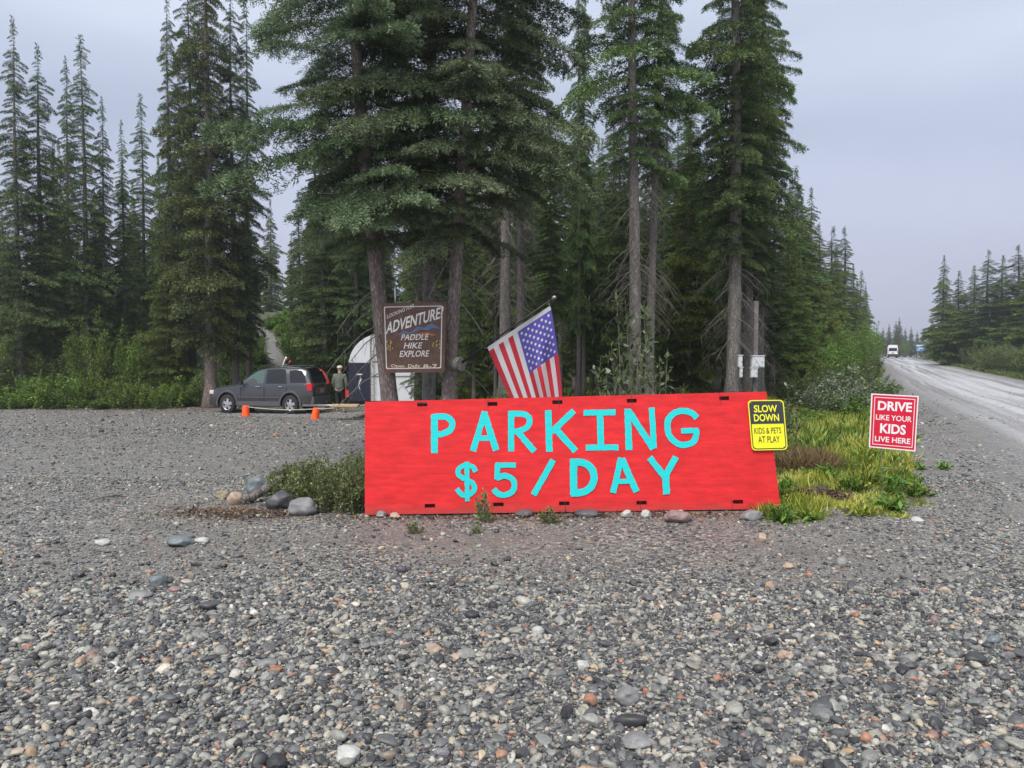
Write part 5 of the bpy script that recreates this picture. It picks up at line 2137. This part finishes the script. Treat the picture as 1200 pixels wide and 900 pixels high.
for sd in (1, -1):
    m_ = MB()
    m_.tube([(-.0, sd * .60, 1.66), (-.2, sd * .60, 1.725), (-1.6, sd * .60, 1.735), (-1.8, sd * .60, 1.68)], .016, 6)
    m_.build("roof_rail", M['black'], car)
    m_ = MB()
    m_.box((-2.20, sd * .765, .98), (.24, .19, .27))
    m_.build("tail_light", M['tail'], car, .03)
    m_ = MB()
    m_.box((2.13, sd * .68, .77), (.26, .30, .15), Matrix.Rotation(sd * -.35, 3, 'Z'))
    m_.build("headlight", M['head'], car, .03)
    m_ = MB()
    m_.box((.72, sd * 1.0, 1.12), (.13, .20, .14))
    m_.box((.72, sd * .89, 1.08), (.06, .1, .05))
    m_.build("mirror", M['black'], car, .02)
    m_ = MB()
    for x in (.02, -.98):
        m_.box((x, sd * .915, .99), (.19, .03, .03))
    m_.build("door_handle", M['chrome'], car, .006)
    m_ = MB()
    for x in (.80, -.24, -1.22):
        m_.box((x, sd * .905, .66), (.012, .012, .62))
    m_.build("door_seam", M['black'], car)
    m_ = MB()
    m_.box((0, sd * .905, .375), (1.86, .05, .16))
    m_.box((0, sd * .915, .60), (1.86, .02, .035))
    m_.build("side_cladding", M['car_clad'], car, .01)
    for xc in (1.42, -1.38):
        m_ = MB()
        n_ = 18
        V = []
        for k_ in range(n_ + 1):
            a_ = R(-8 + 196 * k_ / n_)
            for rr, yy in ((.42, .875), (.42, .925), (.485, .925), (.50, .88)):
                V.append((xc + rr * math.cos(a_), sd * yy, .36 + rr * math.sin(a_)))
        F = [(i * 4 + j, i * 4 + (j + 1) % 4, (i + 1) * 4 + (j + 1) % 4, (i + 1) * 4 + j) for i in range(n_) for j in range(4)]
        m_.add(V, F)
        m_.build("wheel_arch", M['car_clad'], car)
        wheel(car, xc, sd * .80, .345, .345, sd)
m_ = MB()
m_.box((-2.30, 0, .50), (.16, 1.62, .26))
m_.build("rear_bumper", M['car_clad'], car, .03)
m_ = MB()
m_.box((2.27, 0, .44), (.14, 1.42, .26))
m_.build("front_bumper", M['black'], car, .03)
m_ = MB()
m_.box((2.285, 0, .68), (.06, 1.0, .14))
m_.build("grille", M['black'], car, .01)
m_ = MB()
m_.box((-2.335, 0, .83), (.02, 1.0, .26))
m_.build("tailgate_trim", M['rust_tint'], car)
m_ = MB()
m_.box((-2.35, 0, .84), (.012, .32, .16))
m_.build("number_plate", M['plate'], car)
m_ = MB()
m_.tube([(-2.3, 0, .36), (-2.55, 0, .36), (-2.55, 0, .44)], .03, 8)
m_.build("tow_hitch", M['black'], car)
car.location = ((316 - 600) / 900 * 31.0, 31.0, gz((316 - 600) / 900 * 31.0, 31.0) + .0)
car.rotation_euler = (0, 0, R(168.5))
car.scale = (.965, .98, 1.09)

# ------------------------------------------------------------------ van far up the road
van = empty("white_van", (0, 0, 0), 0, "white van seen from behind far up the wet road", "van")
VS = [(2.75, .5, .95, .80), (2.65, .35, 1.25, .90), (2.1, .35, 1.50, .95), (1.5, .35, 2.30, .92), (1.1, .35, 2.62, .92), (-2.6, .35, 2.66, .95), (-2.75, .40, 2.60, .93)]
secs = []
for x, zb, zt, w in VS:
    half = [(w, zb), (w * 1.02, zb + (zt - zb) * .45), (w * .95, zt - .18 * min(1, zt / 2)), (w * .80, zt), (w * .3, zt + .03)]
    secs.append([(x, y, z) for y, z in half] + [(x, -y, z) for y, z in half[::-1]])
m_ = MB()
loft(m_, secs)
vb = m_.build("body", M['van_white'], van)
vb.data.set_sharp_from_angle(angle=R(40)) if hasattr(vb.data, "set_sharp_from_angle") else None
m_ = MB()
m_.box((-2.77, 0, 1.75), (.05, 1.5, .62))
m_.build("rear_window", M['glass'], van, .02)
m_ = MB()
m_.box((-2.76, 0, .58), (.16, 1.86, .50))
m_.build("rear_bumper", M['black'], van, .03)
m_ = MB()
m_.box((-2.8, 0, 1.08), (.02, .5, .14))
m_.build("number_plate", M['plate'], van)
for sd in (1, -1):
    m_ = MB()
    m_.box((-2.75, sd * .86, 1.3), (.08, .10, .55))
    m_.build("tail_light", M['tail'], van, .01)
    m_ = MB()
    m_.box((1.35, sd * 1.12, 1.55), (.12, .22, .30))
    m_.build("mirror", M['black'], van, .02)
    for x in (1.8, -1.7):
        wheel(van, x, sd * .83, .36, .36, sd)
Yv = 160
xv = (1045.5 - 600) / 900 * Yv
van.location = (xv, Yv, gz(xv, Yv))
van.rotation_euler = (0, 0, R(65))

# blue sign beyond the van
bs = empty("roadside_sign", (0, 0, 0), 0, "small blue and white sign on a post right of the far van", "sign")
m_ = MB()
m_.box((0, 0, 1.75), (1.55, .05, 1.25))
m_.build("sheet", flat("blue_sign_sheet", (.07, .20, .48), .5, .1), bs)
m_ = MB()
m_.box((0, -.03, 2.2), (1.45, .012, .22))
m_.box((.05, -.03, 1.7), (.8, .012, .18))
m_.box((-.3, -.03, 1.35), (.5, .012, .12))
m_.build("white_marks", M['sign_white'], bs)
for x in (-.5, .5):
    m_ = MB()
    m_.box((x, .05, .6), (.09, .09, 1.6))
    m_.build("post", M['wood_raw'], bs)
Yb = 150
xb = (1078 - 600) / 900 * Yb
bs.location = (xb, Yb, at(1078, 411.5, Yb).z - 1.12)
bs.rotation_euler = (0, 0, R(-12))

# ------------------------------------------------------------------ trailer with arched white roof
YT = 27.6
tx0, tx1 = at(408, 400, YT).x, at(486, 400, YT).x
tz0 = at(408, 470, YT).z
tz1 = at(447, 391, YT).z
tr_ = empty("arched_trailer", ((tx0 + tx1) / 2, YT, gz((tx0 + tx1) / 2, YT)), 0, "white trailer with arched roof and navy lower panel behind the wooden sign", "trailer")
W2 = (tx1 - tx0) / 2
zb, zt = tz0 - tr_.location.z, tz1 - tr_.location.z
zs = zt - W2 * .98
prof = [(-W2, zb), (W2 * .97, zb), (W2, zs)] + [(W2 * math.cos(R(a_)), zs + (zt - zs) * math.sin(R(a_))) for a_ in range(10, 180, 10)] + [(-W2, zs)]
m_ = MB()
m_.prism(prof, 0, 1.9)
m_.build("body", M['trailer'], tr_, .015)
m_ = MB()
x1 = at(433, 400, YT).x - tr_.location.x
zz = at(433, 425, YT).z - tr_.location.z
m_.box(((-W2 + x1) / 2 + .01, -.02, (zb + zz) / 2), (x1 + W2, .05, zz - zb))
pn = m_.build("navy_panel", M['navy'], tr_, .01)
m_ = MB()
cxm = (-W2 + x1) / 2
m_.box((cxm + .02, -.05, zz - .42), (.24, .012, .045))
V = [(cxm + .05, -.052, zz - .5), (cxm + .10, -.052, zz - .6), (cxm - .0, -.052, zz - .8), (cxm + .06, -.052, zz - 1.0), (cxm - .03, -.052, zz - .82), (cxm + .02, -.052, zz - .62)]
m_.add(V, [(0, 1, 2, 3, 4, 5)])
m_.build("white_mark", M['white'], pn)
xl = at(434.5, 400, YT).x - tr_.location.x
xr = at(438.5, 400, YT).x - tr_.location.x
zl = at(436, 394, YT).z - tr_.location.z
m_ = MB()
for x in (xl, xr):
    m_.tube([(x, -.09, zb), (x, -.09, zl - .05), (x + .03, -.02, zl + .05), (x + .5, .05, zl + .12)], .014, 6)
for k_ in range(6):
    z = zb + .2 + k_ * (zl - zb - .35) / 5
    m_.tube([(xl, -.09, z), (xr, -.09, z)], .010, 6)
m_.build("ladder", M['wood_raw'], tr_)
m_ = MB()
m_.tube([(x1 + .1, -.02, zb + .9), (W2 * .9, -.02, zb + .9)], .012, 6)
m_.tube([(x1 + .1, -.02, zz + .05), (W2 * .5, -.02, zz + .05)], .012, 6)
m_.build("trim_rail", M['metal'], tr_)
m_ = MB()
m_.box((0, .95, zb - .06), (2 * W2 + .1, 1.7, .12))
m_.build("chassis", M['black'], tr_)
for y, sd in ((.12, -1), (1.75, 1)):
    wheel(tr_, .35, y, .33, .33, sd, 6)
m_ = MB()
m_.box((-W2 - .05, -.25, zb - .13), (.95, .26, .07))
m_.box((-W2 - .02, -.55, zb - .14), (.95, .26, .07))
m_.build("timber_deck", M['timber'], tr_, .01)
m_ = MB()
m_.tube([(-W2, .4, zb - .18), (-W2 - 1.9, .9, zb - .22)], .04, 8)
m_.build("drawbar", M['metal'], tr_)

# smooth strip the car and trailer stand on
yl = np.linspace(0, 1, 30)
dv = strip("driveway", [(-10.9 + 7.4 * s, 30.4 - 1.2 * s) for s in yl], 3.4, 6, M['asphalt'], .007)
tag(dv, "smooth pale grey strip of ground under the car and trailer", None, None, "structure")

# ------------------------------------------------------------------ orange buckets and rope
for i, (px, w_t, lean_, lb) in enumerate([(288, 1.0, 0, "upturned orange plastic bucket standing below the front door of the grey car"),
                                          (369, .9, 9, "upturned orange plastic bucket leaning below the rear of the grey car")]):
    p = on_ground(px, 488 if i == 0 else 491)
    bk = empty("bucket", p, .3 * i, lb, "bucket", "orange buckets holding the rope")
    bk.rotation_euler = (0, R(lean_), 0)
    m_ = MB()
    P = [(0, 0, 0), (0, 0, .02), (0, 0, .38), (0, 0, .40), (0, 0, .385)]
    m_.tube(P[:4], [.155, .150, .120, .112], 18)
    m_.build("shell", M['orange'], bk)
    m_ = MB()
    m_.tube([(0, 0, .002), (0, 0, .03)], .164, 18)
    m_.build("rim", M['orange'], bk)
a, b = at(291, 477, 28.2), at(366, 479.5, 27.6)
c = at(432, 474, 27.4)
m_ = MB()
P = []
for i in range(13):
    s = i / 12
    P.append(a.lerp(b, s) - a + Vector((0, 0, -.06 * math.sin(PI * s))))
for i in range(1, 9):
    s = i / 8
    P.append(b.lerp(c, s) - a + Vector((0, 0, -.03 * math.sin(PI * s))))
m_.tube(P, .018, 6)
o = m_.build("rope", M['rope'])
o.location = a
tag(o, "pale rope stretched low in front of the car between the orange buckets", "rope")

# gear standing behind the car
gear = empty("leaning_gear", (0, 0, 0), 0, "white pole and dark red gear sticking up behind the roof of the grey car", "gear")
Yg = 33.5
p0 = at(336, 432, Yg)
gear.location = (p0.x, Yg, gz(p0.x, Yg))
gl = gear.location


def G(px, py, dy=0):
    return at(px, py, Yg + dy) - gl


m_ = MB()
q_ = G(326, 446)
m_.tube([Vector((q_.x - .1, 0, 0)), G(330, 432), G(335, 418)], .025, 6)
m_.build("white_pole", M['white'], gear)
m_ = MB()
m_.tube([Vector((G(342, 432).x, .1, 0)), G(341, 432, .1), G(338, 419, .1)], [.05, .05, .03], 6)
m_.tube([G(334, 425, .1), G(342, 424, .1)], [.05, .07], 6)
m_.tube([G(336, 431, .1), G(342, 429, .1)], [.07, .05], 6)
m_.build("dark_frame", M['black'], gear)
m_ = MB()
m_.tube([G(335, 421.5, 0), G(338, 421, 0)], [.10, .07], 10)
m_.tube([G(338, 426, 0), G(341, 423, 0)], [.06, .04], 8)
m_.build("red_piece", flat("faded_red_gear", (.40, .06, .04), .6, .2), gear)
m_ = MB()
m_.tube([G(335, 420, -.1), G(336.5, 420, -.1)], [.07, .07], 8)
m_.build("white_piece", M['white'], gear)
# upturned red boat end behind the tail of the car
Yk = 32.6
P = [at(373, 432, Yk), at(377, 435.5, Yk), at(381, 441, Yk), at(383.5, 447, Yk), at(384, 456, Yk), at(384, 478, Yk)]
o0 = Vector((P[-1].x, Yk, gz(P[-1].x, Yk)))
P = [p - o0 for p in P]
P[-1].z = .02
m_ = MB()
m_.tube(P, [.02, .07, .09, .10, .10, .10], 12)
o = m_.build("kayak", M['orange'] if False else flat("red_orange_hull", (.40, .045, .03), .45, .1))
o.location = o0
tag(o, "red-orange kayak bow standing up behind the tail of the grey car", "kayak")

# ------------------------------------------------------------------ the man behind the car
Yp = 30.6
xp = (397.5 - 600) / 900 * Yp
man = empty("person", (xp, Yp, gz(xp, Yp)), 0, "person in grey-green jacket, dark trousers and pale cap walking behind the car", "person")


def skin(name, joints, edges, mat, parent, root_i=0, sub=2):
    me_ = bpy.data.meshes.new(name)
    me_.from_pydata([j[:3] for j in joints], edges, [])
    o_ = link_mesh(name, me_, mat, parent)
    md_ = o_.modifiers.new("skin", 'SKIN')
    for i, j in enumerate(joints):
        r_ = j[3]
        o_.data.skin_vertices[0].data[i].radius = r_ if hasattr(r_, '__len__') else (r_, r_)
        o_.data.skin_vertices[0].data[i].use_root = (i == root_i)
    md_.use_smooth_shade = True
    s_ = o_.modifiers.new("sub", 'SUBSURF')
    s_.levels = s_.render_levels = sub
    dg = bpy.context.evaluated_depsgraph_get()
    bpy.context.view_layer.update()
    dg = bpy.context.evaluated_depsgraph_get()
    me2 = bpy.data.meshes.new_from_object(o_.evaluated_get(dg))
    o_.modifiers.clear()
    o_.data = me2
    return o_


M['skin'] = flat("skin", (.42, .26, .19), .55, .08)
M['jacket'] = flat("grey_green_jacket", (.125, .14, .115), .85, .2, scale=14, bump=.3)
M['hood'] = flat("green_hood", (.035, .12, .095), .85, .2)
M['trousers'] = flat("dark_trousers", (.018, .018, .022), .85, .2)
M['shoe'] = flat("grey_shoes", (.22, .22, .23), .7, .3)
M['cap'] = flat("pale_cap", (.50, .45, .36), .8, .15)
# one continuous body: he walks away to the right, weight on the left foot
BJ = [(0, 0, .95, (.14, .10)), (0, .0, 1.18, (.15, .105)), (.01, .0, 1.38, (.17, .11)), (.015, .0, 1.50, (.075, .07)), (.02, .01, 1.58, (.062, .062)), (.02, .012, 1.70, (.088, .105)), (.02, .01, 1.765, (.07, .08)),
      (-.17, 0, 1.42, .062), (-.23, .02, 1.16, .048), (-.20, .12, .93, .036), (-.19, .15, .86, .038),
      (.20, 0, 1.42, .062), (.26, -.02, 1.16, .048), (.25, .06, .93, .036), (.25, .09, .86, .038),
      (-.09, 0, .88, .095), (-.08, .02, .50, .062), (-.08, -.04, .09, .045), (-.08, .08, .045, .042), (-.08, .16, .035, .03),
      (.09, 0, .88, .095), (.11, .12, .52, .062), (.17, -.10, .18, .045), (.19, -.06, .06, .042), (.22, .02, .03, .03)]
BE = [(0, 1), (1, 2), (2, 3), (3, 4), (4, 5), (5, 6), (2, 7), (7, 8), (8, 9), (9, 10), (2, 11), (11, 12), (12, 13), (13, 14), (0, 15), (15, 16), (16, 17), (17, 18), (18, 19), (0, 20), (20, 21), (21, 22), (22, 23), (23, 24)]
bd = skin("body", BJ, BE, M['skin'], man)
# a face on the far side of the head, fingers at the ends of both hands
for hx, hy, hz in ((-.19, .15, .86), (.25, .09, .86)):
    for k_ in range(4):
        m_ = MB()
        x = hx + (k_ - 1.5) * .019
        m_.tube([(x, hy + .01, hz - .02), (x, hy + .02, hz - .075), (x, hy + .005, hz - .10 + .008 * abs(k_ - 1))], [.0095, .009, .006], 6)
        m_.build("finger", M['skin'], man)
    m_ = MB()
    sgn = 1 if hx < 0 else -1
    m_.tube([(hx + sgn * .03, hy, hz), (hx + sgn * .05, hy + .01, hz - .04)], [.011, .008], 6)
    m_.build("thumb", M['skin'], man)
jk = skin("jacket", [(0, 0, .86, (.19, .14)), (0, 0, 1.05, (.195, .14)), (0, 0, 1.22, (.195, .14)), (.01, 0, 1.40, (.20, .135)), (.015, 0, 1.49, (.10, .09)),
                     (-.18, 0, 1.43, .085), (-.245, .02, 1.16, .072), (-.215, .11, .95, .055), (.21, 0, 1.43, .085), (.275, -.02, 1.16, .072), (.265, .05, .95, .055)],
          [(0, 1), (1, 2), (2, 3), (3, 4), (3, 5), (5, 6), (6, 7), (3, 8), (8, 9), (9, 10)], M['jacket'], man)
skin("hood", [(.015, -.05, 1.46, (.10, .07)), (.015, -.03, 1.53, (.10, .08))], [(0, 1)], M['hood'], man)
skin("trousers", [(0, 0, .93, (.155, .115)), (-.09, 0, .84, .115), (-.08, .02, .50, .082), (-.08, -.03, .13, .068), (.09, 0, .84, .115), (.11, .12, .52, .082), (.168, -.09, .22, .066)],
     [(0, 1), (1, 2), (2, 3), (0, 4), (4, 5), (5, 6)], M['trousers'], man)
for P in ([(-.08, -.06, .06, .052), (-.08, .06, .05, .056), (-.08, .17, .045, .046)], [(.185, -.12, .10, .05), (.20, -.02, .07, .054), (.225, .07, .05, .044)]):
    skin("shoe", P, [(0, 1), (1, 2)], M['shoe'], man, sub=1)
m_ = MB()
m_.tube([(.02, .01, 1.70), (.02, .01, 1.73), (.02, .01, 1.78), (.02, .01, 1.81), (.02, .01, 1.82)], [.108, .115, .10, .06, .01], 16)
m_.tube([(.02, .08, 1.715), (.02, .19, 1.70)], [.07, .05], 10)
m_.build("cap", M['cap'], man)
rb = MB()
rb.box((0, 0, 0), (.17, .10, .28))
rb.tube([(-.05, 0, .13), (-.04, 0, .20), (.04, 0, .20), (.05, 0, .13)], .01, 6)
o = rb.build("red_can", flat("red_can_plastic", (.60, .03, .035), .4, .1), None, .01)
o.location = man.location + Vector((.31, .05, .78 - .14 + .12))
tag(o, "small red can held at the right side of the person in the jacket", "can")
sx_man = 1.04
man.scale = (sx_man, sx_man, sx_man)

# ------------------------------------------------------------------ misty air
hz = MB()
hz.box((150, 700, 40), (3600, 1700, 100))
ho = hz.build("haze", None)
hm_ = bpy.data.materials.new("misty_air")
hm_.use_nodes = True
hn = hm_.node_tree.nodes
hn.clear()
ho_ = hn.new("ShaderNodeOutputMaterial")
pv = hn.new("ShaderNodeVolumePrincipled")
pv.inputs["Density"].default_value = .0007
pv.inputs["Color"].default_value = (.86, .90, 1.0, 1)
pv.inputs["Anisotropy"].default_value = .2
hm_.node_tree.links.new(pv.outputs[0], ho_.inputs["Volume"])
ho.data.materials.append(hm_)
tag(ho, "thin mist in the air over the whole place", None, None, "stuff")
